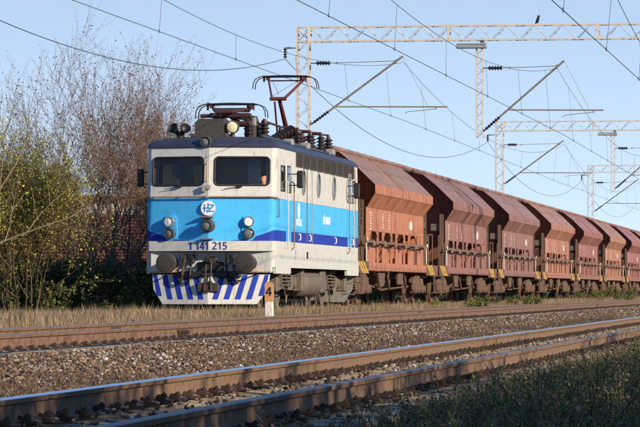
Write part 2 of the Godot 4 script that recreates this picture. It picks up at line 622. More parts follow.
func head_mesh(len0: float, sh: float) -> ArrayMesh:
	# the worn running surface: a thin crowned skin over the top and the rounded gauge corner
	var st := S()
	st.set_smooth_group(1)
	var h := RAIL_H
	var pr := [Vector2(-0.037, h - 0.010 - sh), Vector2(-0.034, h - 0.003), Vector2(-0.026, h + 0.001), Vector2(0, h + 0.002), Vector2(0.026, h + 0.001), Vector2(0.034, h - 0.003), Vector2(0.0375, h - 0.010 - sh)]
	for k in pr.size() - 1:
		var a: Vector2 = pr[k]
		var b: Vector2 = pr[k + 1]
		var n := Vector3(-(b.y - a.y), b.x - a.x, 0)
		for i in 30:
			var z0 := -len0 * i / 30
			var z1 := -len0 * (i + 1) / 30
			quad(st, Vector3(a.x, a.y, z0), Vector3(a.x, a.y, z1), Vector3(b.x, b.y, z1), Vector3(b.x, b.y, z0), n)
	st.generate_normals()
	return st.commit()

func sleeper_mesh(v: int) -> ArrayMesh:
	var st := S()
	# concrete sleeper 2.6 m: trapezoid section, lower in the middle
	var xs := [-1.3, -1.27, -1.05, -0.45, 0.45, 1.05, 1.27, 1.3]
	var top := [0.17, 0.195, 0.20, 0.155, 0.155, 0.20, 0.195, 0.17]
	var w := [0.085, 0.10, 0.115, 0.09, 0.09, 0.115, 0.10, 0.085]
	for i in xs.size() - 1:
		var x0: float = xs[i]
		var x1: float = xs[i + 1]
		var t0: float = top[i]
		var t1: float = top[i + 1]
		var w0: float = w[i]
		var w1: float = w[i + 1]
		quad(st, Vector3(x0, t0, -w0), Vector3(x1, t1, -w1), Vector3(x1, t1, w1), Vector3(x0, t0, w0), Vector3.UP)
		for sg in [-1.0, 1.0]:
			quad(st, Vector3(x0, t0, sg * w0), Vector3(x1, t1, sg * w1), Vector3(x1, 0, sg * (w1 + 0.04)), Vector3(x0, 0, sg * (w0 + 0.04)), Vector3(0, 0.3, sg))
	for sg in [-1.0, 1.0]:
		quad(st, Vector3(sg * 1.3, 0.17, -0.085), Vector3(sg * 1.3, 0.17, 0.085), Vector3(sg * 1.3, 0, 0.125), Vector3(sg * 1.3, 0, -0.125), Vector3(sg, 0, 0))
	st.generate_normals()
	return st.commit()

func clip_mesh(sg: float) -> ArrayMesh:
	# fastening on the rail foot: rib plate, clamp and bolt
	var st := S()
	box(st, Vector3(sg * 0.115, 0.010, 0), Vector3(0.11, 0.02, 0.11))
	box(st, Vector3(sg * 0.085, 0.036, 0.01), Vector3(0.07, 0.03, 0.10), Basis(Vector3.BACK, -sg * 0.3))
	tube(st, Vector3(sg * 0.105, 0.03, 0), Vector3(sg * 0.108, 0.078, 0.004), 0.013, 0.011, 6)
	tube(st, Vector3(sg * 0.105, 0.045, 0), Vector3(sg * 0.106, 0.066, 0), 0.026, 0.024, 6)
	st.generate_normals()
	return st.commit()

func make_track(called: String, x: float, rail_y: float, z0: float, z1: float, which: int, shiny: bool) -> void:
	var base := rail_y - RAIL_H
	var o := Node3D.new()
	o.name = numbered(called)
	add_child(o)
	o.position = Vector3(x, base, z0)
	structure(o)
	var length := z0 - z1
	var rm := rail_mesh(length)
	var hm := head_mesh(length, -0.002)
	for s in [-1.0, 1.0]:
		var r := pmesh("rail", rm, M.rail if shiny else M.rail_old, o, Transform3D(Basis.IDENTITY, Vector3(s * 0.7535, 0, 0)))
		pmesh("running_surface", hm, M.rail_polish if shiny and s < 0.0 else M.rail_dull, r)
	var sm := sleeper_mesh(0)
	var c := [clip_mesh(-1.0), clip_mesh(1.0)]
	var pitch := 0.57
	var count := int(length / pitch)
	var single := [125, 130, 0][which] as int
	var rest := S()
	var restclips := S()
	for i in count:
		var z := -pitch * (i + 0.5)
		var xf := Transform3D(Basis(Vector3.UP, R.randf_range(-0.012, 0.012)), Vector3(R.randf_range(-0.02, 0.02), -0.20 + R.randf_range(-0.006, 0.0), z + R.randf_range(-0.015, 0.015)))
		if i < single:
			pmesh("sleeper", sm, M.concrete, o, xf)
		else:
			rest.append_from(sm, 0, xf)
		if which == 2:
			continue
		for s in [-1.0, 1.0]:
			for k in 2:
				var ck := 0.92 if which == 0 else 0.75
				var cx := Transform3D(Basis(Vector3.RIGHT, R.randf_range(-0.12, 0.12)) * Basis.from_scale(Vector3(1, R.randf_range(0.75, 1.1) * ck, R.randf_range(0.75, 1.05) * ck)), Vector3(s * 0.7535, 0.002, xf.origin.z))
				if i < single and k == 1 and (which == 0 or s > 0.0):
					pmesh("rail_clip", c[k], M.clip, o, cx)
				elif i < 330:
					restclips.append_from(c[k], 0, cx)
	var rs := part("sleeper_row", rest, M.concrete, o, false)
	stuff(rs)
	if which != 2:
		stuff(part("rail_clip_row", restclips, M.clip, o, false))
	if which == 1:
		# bolted joints in the rails
		for j in [[-0.7535, 22.0], [0.7535, 19.0], [-0.7535, 60.0]]:
			var fp := S()
			var jz: float = -j[1]
			var jx: float = j[0]
			bbox(fp, Vector3(jx + 0.028, 0.075, jz), Vector3(0.025, 0.085, 0.6), 0.008)
			var f := part("fishplate", fp, M.clip, o)
			for b in 4:
				var bs := S()
				tube(bs, Vector3(jx + 0.03, 0.078, jz + (b - 1.5) * 0.15), Vector3(jx + 0.075, 0.078, jz + (b - 1.5) * 0.15), 0.022, 0.022, 6)
				part("bolt", bs, M.clip, f)

func stone_mesh(sd: int) -> ArrayMesh:
	var r := RandomNumberGenerator.new()
	r.seed = sd
	var g := (1.0 + sqrt(5.0)) / 2.0
	var v := [Vector3(-1, g, 0), Vector3(1, g, 0), Vector3(-1, -g, 0), Vector3(1, -g, 0), Vector3(0, -1, g), Vector3(0, 1, g), Vector3(0, -1, -g), Vector3(0, 1, -g), Vector3(g, 0, -1), Vector3(g, 0, 1), Vector3(-g, 0, -1), Vector3(-g, 0, 1)]
	var p := []
	for a in v:
		p.append((a as Vector3).normalized() * r.randf_range(0.55, 1.2) * Vector3(1.2, 0.75, 0.95))
	var f := [0, 11, 5, 0, 5, 1, 0, 1, 7, 0, 7, 10, 0, 10, 11, 1, 5, 9, 5, 11, 4, 11, 10, 2, 10, 7, 6, 7, 1, 8, 3, 9, 4, 3, 4, 2, 3, 2, 6, 3, 6, 8, 3, 8, 9, 4, 9, 5, 2, 4, 11, 6, 2, 10, 8, 6, 7, 9, 8, 1]
	var st := S()
	for i in range(0, f.size(), 3):
		var a: Vector3 = p[f[i]]
		var b: Vector3 = p[f[i + 1]]
		var c: Vector3 = p[f[i + 2]]
		tri(st, a, b, c, a + b + c)
	st.generate_normals()
	return st.commit()

func scatter(called: String, mesh: Mesh, m: Material, xfs: Array, cols: Array) -> MultiMeshInstance3D:
	var mm := MultiMesh.new()
	mm.transform_format = MultiMesh.TRANSFORM_3D
	mm.use_colors = true
	mm.mesh = mesh
	mm.instance_count = xfs.size()
	for i in xfs.size():
		mm.set_instance_transform(i, xfs[i])
		mm.set_instance_color(i, cols[i])
	var o := MultiMeshInstance3D.new()
	o.name = numbered(called)
	o.multimesh = mm
	o.material_override = m
	add_child(o)
	return o

func make_ballast() -> void:
	var kinds := [stone_mesh(11), stone_mesh(12), stone_mesh(13)]
	var xf := [[], [], []]
	var cl := [[], [], []]
	var tones := [Vector3(0.184, 0.129, 0.088), Vector3(0.120, 0.083, 0.059), Vector3(0.248, 0.166, 0.107), Vector3(0.092, 0.070, 0.053), Vector3(0.211, 0.120, 0.070), Vector3(0.275, 0.223, 0.170), Vector3(0.068, 0.048, 0.035), Vector3(0.147, 0.099, 0.067)]
	# [x0, x1, z0, z1, per square metre]
	var zones := [[-8.7, -2.5, -15.0, -48.0, 480.0], [-8.7, -2.5, -48.0, -80.0, 260.0], [-8.7, -2.5, -80.0, -125.0, 90.0], [-12.1, -10.3, -38.0, -75.0, 150.0], [-12.1, -10.3, -75.0, -125.0, 60.0], [-8.7, -5.0, -125.0, -260.0, 34.0]]
	for zn in zones:
		var n := int((zn[1] - zn[0]) * (zn[2] - zn[3]) * zn[4])
		for i in n:
			var x: float = R.randf_range(zn[0], zn[1])
			var z: float = R.randf_range(zn[3], zn[2])
			if x < z * -1.0 * -0.255 or x > z * 0.042:
				continue
			var sc: float = R.randf_range(0.010, 0.026) * (1.5 if R.randf() < 0.06 else 1.0) * (1.25 if zn[4] < 130.0 else 1.0) * (1.4 if zn[4] < 40.0 else 1.0)
			var patch := N1.get_noise_2d(x * 2.0 + 90.0, z * 2.0)
			if x > -6.9 and x < -6.2 and R.randf() < 0.35:
				continue
			var y := gyn(x, z) + R.randf_range(-0.012, 0.022)
			if R.randf() < 0.05 and x > -5.8 and x < -3.0:
				y = T1Y - RAIL_H + 0.008
			var k := R.randi() % 3
			var b := Basis.from_euler(Vector3(R.randf_range(-0.5, 0.5), R.randf_range(0, TAU), R.randf_range(-0.5, 0.5))).scaled(Vector3.ONE * sc)
			var t: Vector3 = tones[R.randi() % tones.size()]
			if R.randf() < 0.03 + maxf(0.0, patch) * 0.18 or (x < -11.2 and R.randf() < 0.35):
				t = Vector3(0.46, 0.43, 0.39)
			xf[k].append(Transform3D(b, Vector3(x, y, z)))
			cl[k].append(vary(t, 0.3))
	for k in 3:
		var o := scatter("ballast_stones", kinds[k], M.stone, xf[k], cl[k])
		stuff(o)
		tag(o, "brown and grey crushed stone ballast around the tracks", "ballast", "loose ballast stones")

# ---------------------------------------------------------------- overhead line
func lattice(st: SurfaceTool, a: Vector3, b: Vector3, u: Vector3, w: Vector3, leg: float, br: float, step: float) -> void:
	# four corner angles from a to b (u, w: half widths) with zigzag bracing on all four faces
	var d := b - a
	var n := maxi(2, int(round(d.length() / step)))
	for su in [-1.0, 1.0]:
		for sw in [-1.0, 1.0]:
			var f := frame_of(d)
			box(st, (a + b) * 0.5 + u * su + w * sw, Vector3(leg, d.length(), leg), Basis(u.normalized(), d.normalized(), w.normalized()))
	for s in [-1.0, 1.0]:
		for i in n:
			var p0 := a + d * (float(i) / n)
			var p1 := a + d * (float(i + 1) / n)
			var pm := a + d * ((i + 0.5) / n)
			tube(st, p0 + u * s - w, pm + u * s + w, br, br, 4, false)
			tube(st, pm + u * s + w, p1 + u * s - w, br, br, 4, false)
			tube(st, p0 + w * s - u, pm + w * s + u, br, br, 4, false)
			tube(st, pm + w * s + u, p1 + w * s - u, br, br, 4, false)

func ribbed(st: SurfaceTool, a: Vector3, b: Vector3, r0: float, r1: float, n: int) -> void:
	var pr := [[0.0, 0.0], [r0, 0.0]]
	var d := (b - a).length()
	for i in n:
		pr.append([r0, d * (i + 0.15) / n])
		pr.append([r1, d * (i + 0.45) / n])
		pr.append([r1, d * (i + 0.6) / n])
		pr.append([r0, d * (i + 0.85) / n])
	pr.append([r0, d])
	pr.append([0.0, d])
	lathe(st, a, b - a, pr, 8)

func cantilever(p: Node3D, x0: float, sgn_low: float, reach: float, ytop: float, ybot: float, ymess: float, yreg: float) -> void:
	# bracket hanging from a mast at x0 and reaching towards +x
	var c := S()
	var top := Vector3(x0 + reach, ytop, 0)
	var bot := Vector3(x0, ybot, 0)
	var dir := (top - bot).normalized()
	tube(c, bot + dir * 0.75, top, 0.035, 0.035, 8)
	var o := part("bracket_tube", c, M.arm_tube, p)
	var i1 := S()
	ribbed(i1, bot + dir * 0.12, bot + dir * 0.75, 0.03, 0.062, 6)
	tube(i1, bot, bot + dir * 0.14, 0.03, 0.03, 6)
	part("insulator", i1, M.insulator, o)
	var ty := ymess - 0.02
	var i2 := S()
	ribbed(i2, Vector3(x0 + 0.18, ty, 0), Vector3(x0 + 0.66, ty, 0), 0.04, 0.085, 5)
	tube(i2, Vector3(x0 - 0.02, ty, 0), Vector3(x0 + 0.18, ty, 0), 0.02, 0.02, 6)
	part("insulator", i2, M.insulator, o)
	var t := S()
	var mx := x0 + reach - 0.24
	tube(t, Vector3(x0 + 0.66, ty, 0), Vector3(mx, ymess + 0.03, 0), 0.014, 0.014, 6)
	tube(t, Vector3(x0 + 0.9, ty - 0.05, 0), Vector3(x0 + 0.9, ty + 0.05, 0), 0.02, 0.02, 6)
	tube(t, Vector3(mx, ymess - 0.06, 0), Vector3(mx, ymess + 0.08, 0), 0.035, 0.035, 6)
	part("tie_rod", t, M.arm_tube, o)
	var rg := S()
	var f := (yreg - ybot) / (ytop - ybot)
	var rx := x0 + reach * f
	tube(rg, Vector3(rx, yreg, 0), Vector3(x0 + reach * 1.48, yreg - 0.03, 0), 0.026, 0.026, 6)
	tube(rg, top, Vector3(mx + 1.1, yreg - 0.02, 0), 0.006, 0.006, 4)
	part("registration_tube", rg, M.arm_tube, o)
	var ra := S()
	var ax := x0 + reach * 1.36
	tube(ra, Vector3(ax, yreg - 0.02, 0), Vector3(ax, yreg - 0.12, 0), 0.02, 0.02, 6)
	path(ra, [Vector3(ax, yreg - 0.10, 0), Vector3(ax - 0.55, yreg - 0.15, 0), Vector3(ax - 0.98, yreg - 0.19, 0), Vector3(ax - 1.06, yreg - 0.26, 0)], 0.013, 6)
	part("steady_arm", ra, M.arm_tube, o)

func make_portal() -> Node3D:
	var p := thing("catenary_portal", Vector3(0, 0, -125.5), "", "portal", "catenary portals over the tracks")
	var w := Vector3(0, 0, 0.22)
	for xx in [-18.52, 1.2]:
		var st := S()
		lattice(st, Vector3(xx, -0.6, 0), Vector3(xx, 9.42, 0), Vector3(0.2, 0, 0), w, 0.06, 0.012, 0.8)
		for s in [-1.0, 1.0]:
			for zz in [-1.0, 1.0]:
				pass
		var m := part("mast", st, M.steel_white, p)
		var fo := S()
		bbox(fo, Vector3(xx, -0.45, 0), Vector3(0.9, 0.6, 0.9), 0.03)
		part("footing", fo, M.concrete, m)
	var st := S()
	lattice(st, Vector3(-18.74, 9.21, 0), Vector3(1.42, 9.21, 0), Vector3(0, 0.245, 0), Vector3(0, 0, 0.2), 0.055, 0.014, 0.98)
	for xx in [-18.3, -13.5, -8.4, -3.2]:
		for s in [-1.0, 1.0]:
			box(st, Vector3(xx, 9.21, 0.2 * s + 0.004 * s), Vector3(0.09, 0.49, 0.05))
	tube(st, Vector3(-18.7, 9.4, 0.2), Vector3(-18.3, 9.0, 0.2), 0.02, 0.02, 4)
	part("beam", st, M.steel_white, p)
	for dx in [-12.45, -6.2]:
		var dp := S()
		lattice(dp, Vector3(dx, 5.62, 0), Vector3(dx, 8.80, 0), Vector3(0.1, 0, 0), Vector3(0, 0, 0.1), 0.035, 0.010, 0.36)
		var d := part("drop_post", dp, M.steel_white, p)
		var pl := S()
		box(pl, Vector3(dx - 0.28, 8.72, 0), Vector3(1.02, 0.07, 0.5))
		box(pl, Vector3(dx - 0.28, 8.82, 0), Vector3(1.0, 0.05, 0.3))
		box(pl, Vector3(dx + 0.1, 8.86, 0), Vector3(0.12, 0.3, 0.26))
		part("mounting_plate", pl, M.steel_grey, d)
	cantilever(p, -18.25, 1.0, 3.17, 8.43, 6.12, 8.24, 6.72)
	cantilever(p, -12.33, 1.0, 2.77, 8.23, 5.84, 8.02, 6.57)
	cantilever(p, -6.08, 1.0, 1.9, 7.6, 5.2, 7.4, 5.9)
	# feeder bracket on the outer mast
	var fb := S()
	tube(fb, Vector3(-18.7, 8.75, 0), Vector3(-19.2, 8.75, 0), 0.03, 0.03, 6)
	var b := part("feeder_bracket", fb, M.steel_grey, p)
	var fi := S()
	ribbed(fi, Vector3(-19.15, 8.74, 0), Vector3(-19.15, 8.40, 0), 0.03, 0.07, 4)
	part("insulator", fi, M.insulator, b)
	return p

const PORTALS := [-125.5, -197.5, -268.0]
func make_portals() -> void:
	var proto := make_portal()
	var labels := ["white lattice steel portal nearest the camera, with a bird on its beam", "white lattice steel portal in the middle distance behind the third and fourth wagons", "farthest white lattice steel portal, small above the last wagons"]
	for i in 3:
		var o: Node3D = proto
		if i > 0:
			o = proto.duplicate()
			o.name = numbered("catenary_portal")
			add_child(o)
		o.position.z = PORTALS[i]
		o.set_meta("label", labels[i])
	# the bird
	var dk := Color(0.035, 0.035, 0.04)
	var bird := [[Vector3(0, 0.14, 0), Vector3(0.03, 0.23, 0), 0.07, 0.06, dk], [Vector3(0.03, 0.23, 0), Vector3(0.05, 0.33, 0), 0.05, 0.045, dk], [Vector3(0.05, 0.34, 0), Vector3(0.13, 0.33, 0), 0.035, 0.006, Color(0.1, 0.09, 0.06)], [Vector3(0, 0.13, 0), Vector3(-0.12, -0.02, 0), 0.05, 0.02, dk], [Vector3(0.0, 0.1, 0.025), Vector3(0.01, 0.0, 0.025), 0.018, 0.01, dk], [Vector3(0.0, 0.1, -0.025), Vector3(0.01, 0.0, -0.025), 0.018, 0.01, dk]]
	var st := blob(bird, 0.014, 60.0)
	var bo := part("bird", st, M.figure)
	bo.position = Vector3(-10.45, 9.485, -125.3)
	bo.scale = Vector3.ONE * 0.75
	tag(bo, "small dark bird perched on the beam of the nearest portal", "bird")

func sag(a: float, b: float, drop: float, t: float) -> float:
	return lerpf(a, b, t) - 4.0 * drop * t * (1.0 - t)

func make_wires() -> void:
	var sup := [14.5, -55.5, -125.5, -197.5, -268.0, -338.0]
	# [x, contact height, messenger height at supports, sag, radius, label]
	var lines := [[T3 - 0.25, 6.16, 8.22, 1.45, "overhead contact line with droppers above the locomotive and its wagons"], [T2 - 0.15, 5.72, 7.98, 1.40, "overhead contact line with droppers above the middle track"], [T1 - 0.1, 5.02, 7.35, 1.72, "overhead contact line crossing the upper right corner above the nearest track"]]
	for ln in lines:
		var x: float = ln[0]
		var o := thing("overhead_line", Vector3(x, 0, -55.5), ln[4], "overhead line", "overhead contact lines")
		var cw := S()
		var mw := S()
		for i in sup.size() - 1:
			var z0: float = sup[i]
			var z1: float = sup[i + 1]
			var sg := 0.2 if i % 2 == 0 else -0.2
			var n := 28
			for k in n:
				var t0 := float(k) / n
				var t1 := float(k + 1) / n
				var za := lerpf(z0, z1, t0) + 55.5
				var zb := lerpf(z0, z1, t1) + 55.5
				var ca := Vector3(lerpf(sg, -sg, t0), ln[1], za)
				var cb := Vector3(lerpf(sg, -sg, t1), ln[1], zb)
				var ma := Vector3(0, sag(ln[2], ln[2], ln[3], t0), za)
				var mb := Vector3(0, sag(ln[2], ln[2], ln[3], t1), zb)
				tube(cw, ca, cb, 0.0085, 0.0085, 5, false)
				tube(mw, ma, mb, 0.0075, 0.0075, 5, false)
				if k % 4 == 2 and z1 < -50.0:
					var dr := S()
					tube(dr, ca, ma, 0.0045, 0.0045, 4, false)
					tube(dr, ca - Vector3(0, 0.03, 0), ca + Vector3(0, 0.05, 0), 0.013, 0.013, 5)
					part("dropper", dr, M.wire, o)
		part("contact_wire", cw, M.wire, o)
		part("messenger_wire", mw, M.wire, o)
	# feeder cable along the outer masts
	var fs := S()
	for i in sup.size() - 1:
		for k in 32:
			var t0 := k / 32.0
			var t1 := (k + 1) / 32.0
			tube(fs, Vector3(0, sag(8.38, 8.38, 1.9, t0), lerpf(sup[i], sup[i + 1], t0)), Vector3(0, sag(8.38, 8.38, 1.9, t1), lerpf(sup[i], sup[i + 1], t1)), 0.012, 0.012, 5, false)
	var f := part("feeder_cable", fs, M.wire)
	f.position = Vector3(-19.15, 0, 0)
	tag(f, "single dark feeder cable sagging from mast to mast on the far side", "cable")

# ---------------------------------------------------------------- locomotive (local: +z is the front, y = 0 rail top)
const LW := 1.54
const FZ := 7.77
const FK := 0.243

func rake(y: float) -> float:
	return maxf(0.0, y - 2.59) * 0.13

func plan() -> Array:
	var h := []
	for x in [0.0, 0.25, 0.5, 0.7, 0.9, 1.1, 1.25, 1.35, 1.44]:
		h.append(Vector2(x, FZ - FK * x))
	h.append(Vector2(1.50, 7.37))
	h.append(Vector2(1.53, 7.30))
	h.append(Vector2(LW, 7.20))
	for z in [6.0, 4.0, 2.0, 0.0]:
		h.append(Vector2(LW, z))
	var out := []
	out.append_array(h)
	for i in range(h.size() - 2, -1, -1):
		out.append(Vector2(h[i].x, -h[i].y))
	for i in range(1, h.size()):
		out.append(Vector2(-h[i].x, -h[i].y))
	for i in range(h.size() - 2, 0, -1):
		out.append(Vector2(-h[i].x, h[i].y))
	return out

func shell_point(p: Vector2, y: float, off := 0.0) -> Vector3:
	var z := p.y
	if absf(z) > 7.15:
		z -= signf(z) * rake(y)
	var n := Vector2(p.x / LW, p.y / FZ)
	var q := Vector2(p.x, z)
	if off != 0.0:
		q += Vector2(signf(p.x) * off if absf(p.x) > 1.45 else 0.0, signf(p.y) * off if absf(p.y) > 7.2 else 0.0)
	return Vector3(q.x, y, q.y)

func is_front(a: Vector2, b: Vector2) -> bool:
	return absf(a.x) <= 1.441 and absf(b.x) <= 1.441 and absf(a.y) > 7.3 and absf(b.y) > 7.3

func band(called: String, lo: Callable, hi: Callable, m: Material, parent: Node, off := 0.0, skip_front := false, rows := 1, side := 0.0) -> MeshInstance3D:
	var st := S()
	st.set_smooth_group(1)
	var pl := plan()
	for i in pl.size():
		var a: Vector2 = pl[i]
		var b: Vector2 = pl[(i + 1) % pl.size()]
		if (skip_front and is_front(a, b)) or (a.x + b.x) * side < 0.0:
			continue
		var centre := absf(a.x) < 0.01 or absf(b.x) < 0.01
		for r in rows:
			var t0 := float(r) / rows
			var t1 := float(r + 1) / rows
			var la: float = lerpf(lo.call(a), hi.call(a), t0)
			var ha: float = lerpf(lo.call(a), hi.call(a), t1)
			var lb: float = lerpf(lo.call(b), hi.call(b), t0)
			var hb: float = lerpf(lo.call(b), hi.call(b), t1)
			var mid := (a + b) * 0.5
			var out := Vector3(mid.x if absf(mid.x) > 1.4 else mid.x * 0.2, 0, mid.y if absf(mid.y) > 7.2 else 0.0)
			# keep the crease of the nose and the corners crisp enough
			st.set_smooth_group(2 if mid.x > 0.0 else 3)
			quad(st, shell_point(a, la, off), shell_point(b, lb, off), shell_point(b, hb, off), shell_point(a, ha, off), out)
	return part(called, st, m, parent)

func side_wall(upper: Node3D, sx: float) -> void:
	# flank between the corners, with an opening for each cab side window
	var st := S()
	var pl := plan()
	for i in pl.size():
		var a: Vector2 = pl[i]
		var b: Vector2 = pl[(i + 1) % pl.size()]
		var mid := (a + b) * 0.5
		if is_front(a, b) or mid.x * sx < 0.0 or (absf(mid.y) > 6.0 and absf(mid.y) < 7.15):
			continue
		st.set_smooth_group(1)
		for r in 3:
			var y0 := lerpf(2.592, 3.77, r / 3.0)
			var y1 := lerpf(2.592, 3.77, (r + 1) / 3.0)
			quad(st, shell_point(a, y0), shell_point(b, y0), shell_point(b, y1), shell_point(a, y1), Vector3(mid.x, 0, mid.y if absf(mid.y) > 7.2 else 0.0))
	st.set_smooth_group(-1)
	for s in [1.0, -1.0]:
		var rk := [rake(2.592), rake(2.80), rake(3.36), rake(3.77)]
		var X := sx * LW
		var ys := [2.592, 2.80, 3.36, 3.77]
		for j in 3:
			var zs := [6.0, 6.08, 6.62, 7.2]
			for q in 3:
				if j == 1 and q == 1:
					continue
				var e0: float = rk[j] if q == 2 else 0.0
				var e1: float = rk[j + 1] if q == 2 else 0.0
				quad(st, Vector3(X, ys[j], s * zs[q]), Vector3(X, ys[j], s * (zs[q + 1] - e0)), Vector3(X, ys[j + 1], s * (zs[q + 1] - e1)), Vector3(X, ys[j + 1], s * zs[q]), Vector3(sx, 0, 0))
	part("flank", st, M.white_paint, upper)

func indigo_top(p: Vector2) -> float:
	if absf(p.y) > 7.25:
		return 1.592 + 0.25 * pow(clampf((absf(p.x) - 0.55) / 0.95, 0, 1), 1.5)
	return 1.842

func fpt(x: float, y: float, off := 0.0) -> Vector3:
	return Vector3(x, y, FZ - FK * absf(x) - rake(y) + off)

func window_loop(sx: float, s: float, u0: float, u1: float, y0: float, y1: float, r: float, off: float) -> Array:
	var pts := []
	var cs := [[u1 - r, y1 - r, 0.0], [u0 + r, y1 - r, 90.0], [u0 + r, y0 + r, 180.0], [u1 - r, y0 + r, 270.0]]
	for c in cs:
		for k in 6:
			var a := deg_to_rad(c[2] + 18.0 * k)
			var f := fpt(c[0] + cos(a) * r, c[1] + sin(a) * r, off)
			pts.append(Vector3(f.x * sx, f.y, f.z * s))
	return pts

func make_loco() -> void:
	var o := thing("electric_locomotive", Vector3(T3, 0, -92.85), "blue and white electric locomotive heading the train, its rear pantograph raised", "locomotive")
	var k := func(v): return func(_p): return v
	# --- body bands
	var lower := band("lower_body", k.call(0.97), k.call(1.588), M.white_paint, o, 0.0, true, 1, 1.0)
	band("lower_body", k.call(0.97), k.call(1.588), M.white_paint, o, 0.0, true, 1, -1.0)
	band("indigo_stripe", k.call(1.592), indigo_top, M.indigo_paint, o)
	band("blue_band", func(p): return indigo_top(p) + 0.0005, k.call(2.588), M.blue_paint, o)
	var upper := Node3D.new()
	upper.name = "upper_body"
	o.add_child(upper)
	for sx in [1.0, -1.0]:
		side_wall(upper, sx)
	for s in [1.0, -1.0]:
		for sx in [1.0, -1.0]:
			# front wall around each windscreen
			var st := S()
			var u0 := 0.13
			var u1 := 1.385
			var y0 := 2.89
			var y1 := 3.55
			var P := func(u: float, y: float) -> Vector3:
				var f := fpt(u, y)
				return Vector3(f.x * sx, f.y, f.z * s)
			var n := Vector3(0.16 * sx, 0.1, s)
			quad(st, P.call(0, 2.592), P.call(u0, 2.592), P.call(u0, 3.77), P.call(0, 3.77), n)
			quad(st, P.call(u1, 2.592), P.call(1.44, 2.592), P.call(1.44, 3.77), P.call(u1, 3.77), n)
			quad(st, P.call(u0, 2.592), P.call(u1, 2.592), P.call(u1, y0), P.call(u0, y0), n)
			quad(st, P.call(u0, y1), P.call(u1, y1), P.call(u1, 3.77), P.call(u0, 3.77), n)
			var lp := window_loop(sx, s, u0, u1, y0, y1, 0.10, 0.0)
			var cn := [P.call(u1, y1), P.call(u0, y1), P.call(u0, y0), P.call(u1, y0)]
			for c in 4:
				for j in 5:
					tri(st, cn[c], lp[c * 6 + j], lp[c * 6 + j + 1], n)
			part("front_wall", st, M.white_paint, upper)
			# windscreen: glass and gasket
			var gl := window_loop(sx, s, u0, u1, y0, y1, 0.10, -0.03)
			var g := S()
			var mid := Vector3.ZERO
			for q in gl:
				mid += q / gl.size()
			for j in gl.size():
				tri(g, mid, gl[j], gl[(j + 1) % gl.size()], n)
			var gm := part("windscreen", g, M.glass, o)
			var gk := S()
			var gp := window_loop(sx, s, u0, u1, y0, y1, 0.10, 0.004)
			gp.append(gp[0])
			path(gk, gp, 0.024, 6)
			part("gasket", gk, M.rubber, gm)
	# number strip: a proud lip round the nose, below it the buffer beam
	for s in [1.0, -1.0]:
		var st := S()
		var f := [Vector2(0, FZ + 0.05), Vector2(1.46, 7.469), Vector2(1.52, 7.33), Vector2(1.46, 7.25), Vector2(0, 7.3), Vector2(-1.46, 7.25), Vector2(-1.52, 7.33), Vector2(-1.46, 7.47)]
		var xf := Transform3D(Basis(Vector3(1, 0, 0), Vector3(0, 0, s), Vector3(0, 1, 0)), Vector3.ZERO)
		prism(st, f, 1.352, 1.586, xf)
		part("number_strip", st, M.white_paint, o)
		var bm := S()
		bbox(bm, Vector3(0, 1.095, s * 7.30), Vector3(2.9, 0.51, 0.26), 0.03)
		part("buffer_beam", bm, M.white_paint, o)
		# skirt corners
		for sx in [1.0, -1.0]:
			var sk := S()
			bbox(sk, Vector3(sx * 1.50, 1.0, s * 6.2), Vector3(0.09, 0.36, 2.25), 0.01)
			part("skirt_corner", sk, M.white_paint, lower)
	# --- roof
	var pl := plan()
	var rings := [[0.0, 3.772], [-0.025, 3.78], [-0.02, 3.83], [0.04, 3.90], [0.14, 3.96], [0.32, 4.015], [0.62, 4.055], [1.0, 4.08], [1.54, 4.09]]
	var edge := S()
	var top := S()
	for r in rings.size() - 1:
		var st: SurfaceTool = edge if r < 4 else top
		st.set_smooth_group(1)
		for i in pl.size():
			var qs := []
			for rr in [rings[r], rings[r + 1]]:
				for p in [pl[i], pl[(i + 1) % pl.size()]]:
					var x := signf(p.x) * maxf(0.0, absf(p.x) - rr[0] * (absf(p.x) / LW if absf(p.y) > 7.15 else 1.0))
					var z: float = p.y
					if absf(z) > 6.5:
						z -= signf(z) * (0.153 + rr[0] * 1.1)
					qs.append(Vector3(x, rr[1], z))
			quad(st, qs[0], qs[1], qs[3], qs[2], Vector3(qs[0].x * 0.2, 1.0, qs[0].z * 0.05))
	var roof := part("roof", edge, M.roof_edge, o)
	part("roof_deck", top, M.roof_top, roof)
	# --- cab interior
	var fl := S()
	box(fl, Vector3(0, 2.0, 6.2), Vector3(2.9, 0.06, 2.0))
	part("cab_floor", fl, M.cab_dark, o)
	var bw := S()
	box(bw, Vector3(0, 2.9, 5.55), Vector3(2.95, 1.72, 0.06))
	part("cab_back_wall", bw, M.cab_olive, o)
	var lk := S()
	bbox(lk, Vector3(-1.22, 2.75, 5.8), Vector3(0.4, 1.4, 0.4), 0.02)
	bbox(lk, Vector3(-0.45, 2.75, 5.72), Vector3(0.5, 1.4, 0.26), 0.02)
	part("cab_locker", lk, M.cab_olive, o)
	var dk := S()
	bbox(dk, Vector3(0.05, 2.70, 6.98), Vector3(2.6, 0.2, 0.5), 0.03)
	bbox(dk, Vector3(0.95, 2.80, 6.88), Vector3(0.7, 0.16, 0.22), 0.03)
	part("driver_desk", dk, M.cab_grey, o)
	var fan := S()
	lathe(fan, Vector3(-0.86, 3.24, 6.95), Vector3(0, 0, 1), [[0.0, 0.0], [0.14, 0.0], [0.16, 0.03], [0.14, 0.09], [0.0, 0.11]], 16)
	tube(fan, Vector3(-0.86, 3.24, 6.95), Vector3(-0.86, 2.75, 6.9), 0.02, 0.02, 6)
	part("cab_fan", fan, M.black, o)
	var ct := S()
	ct.set_smooth_group(1)
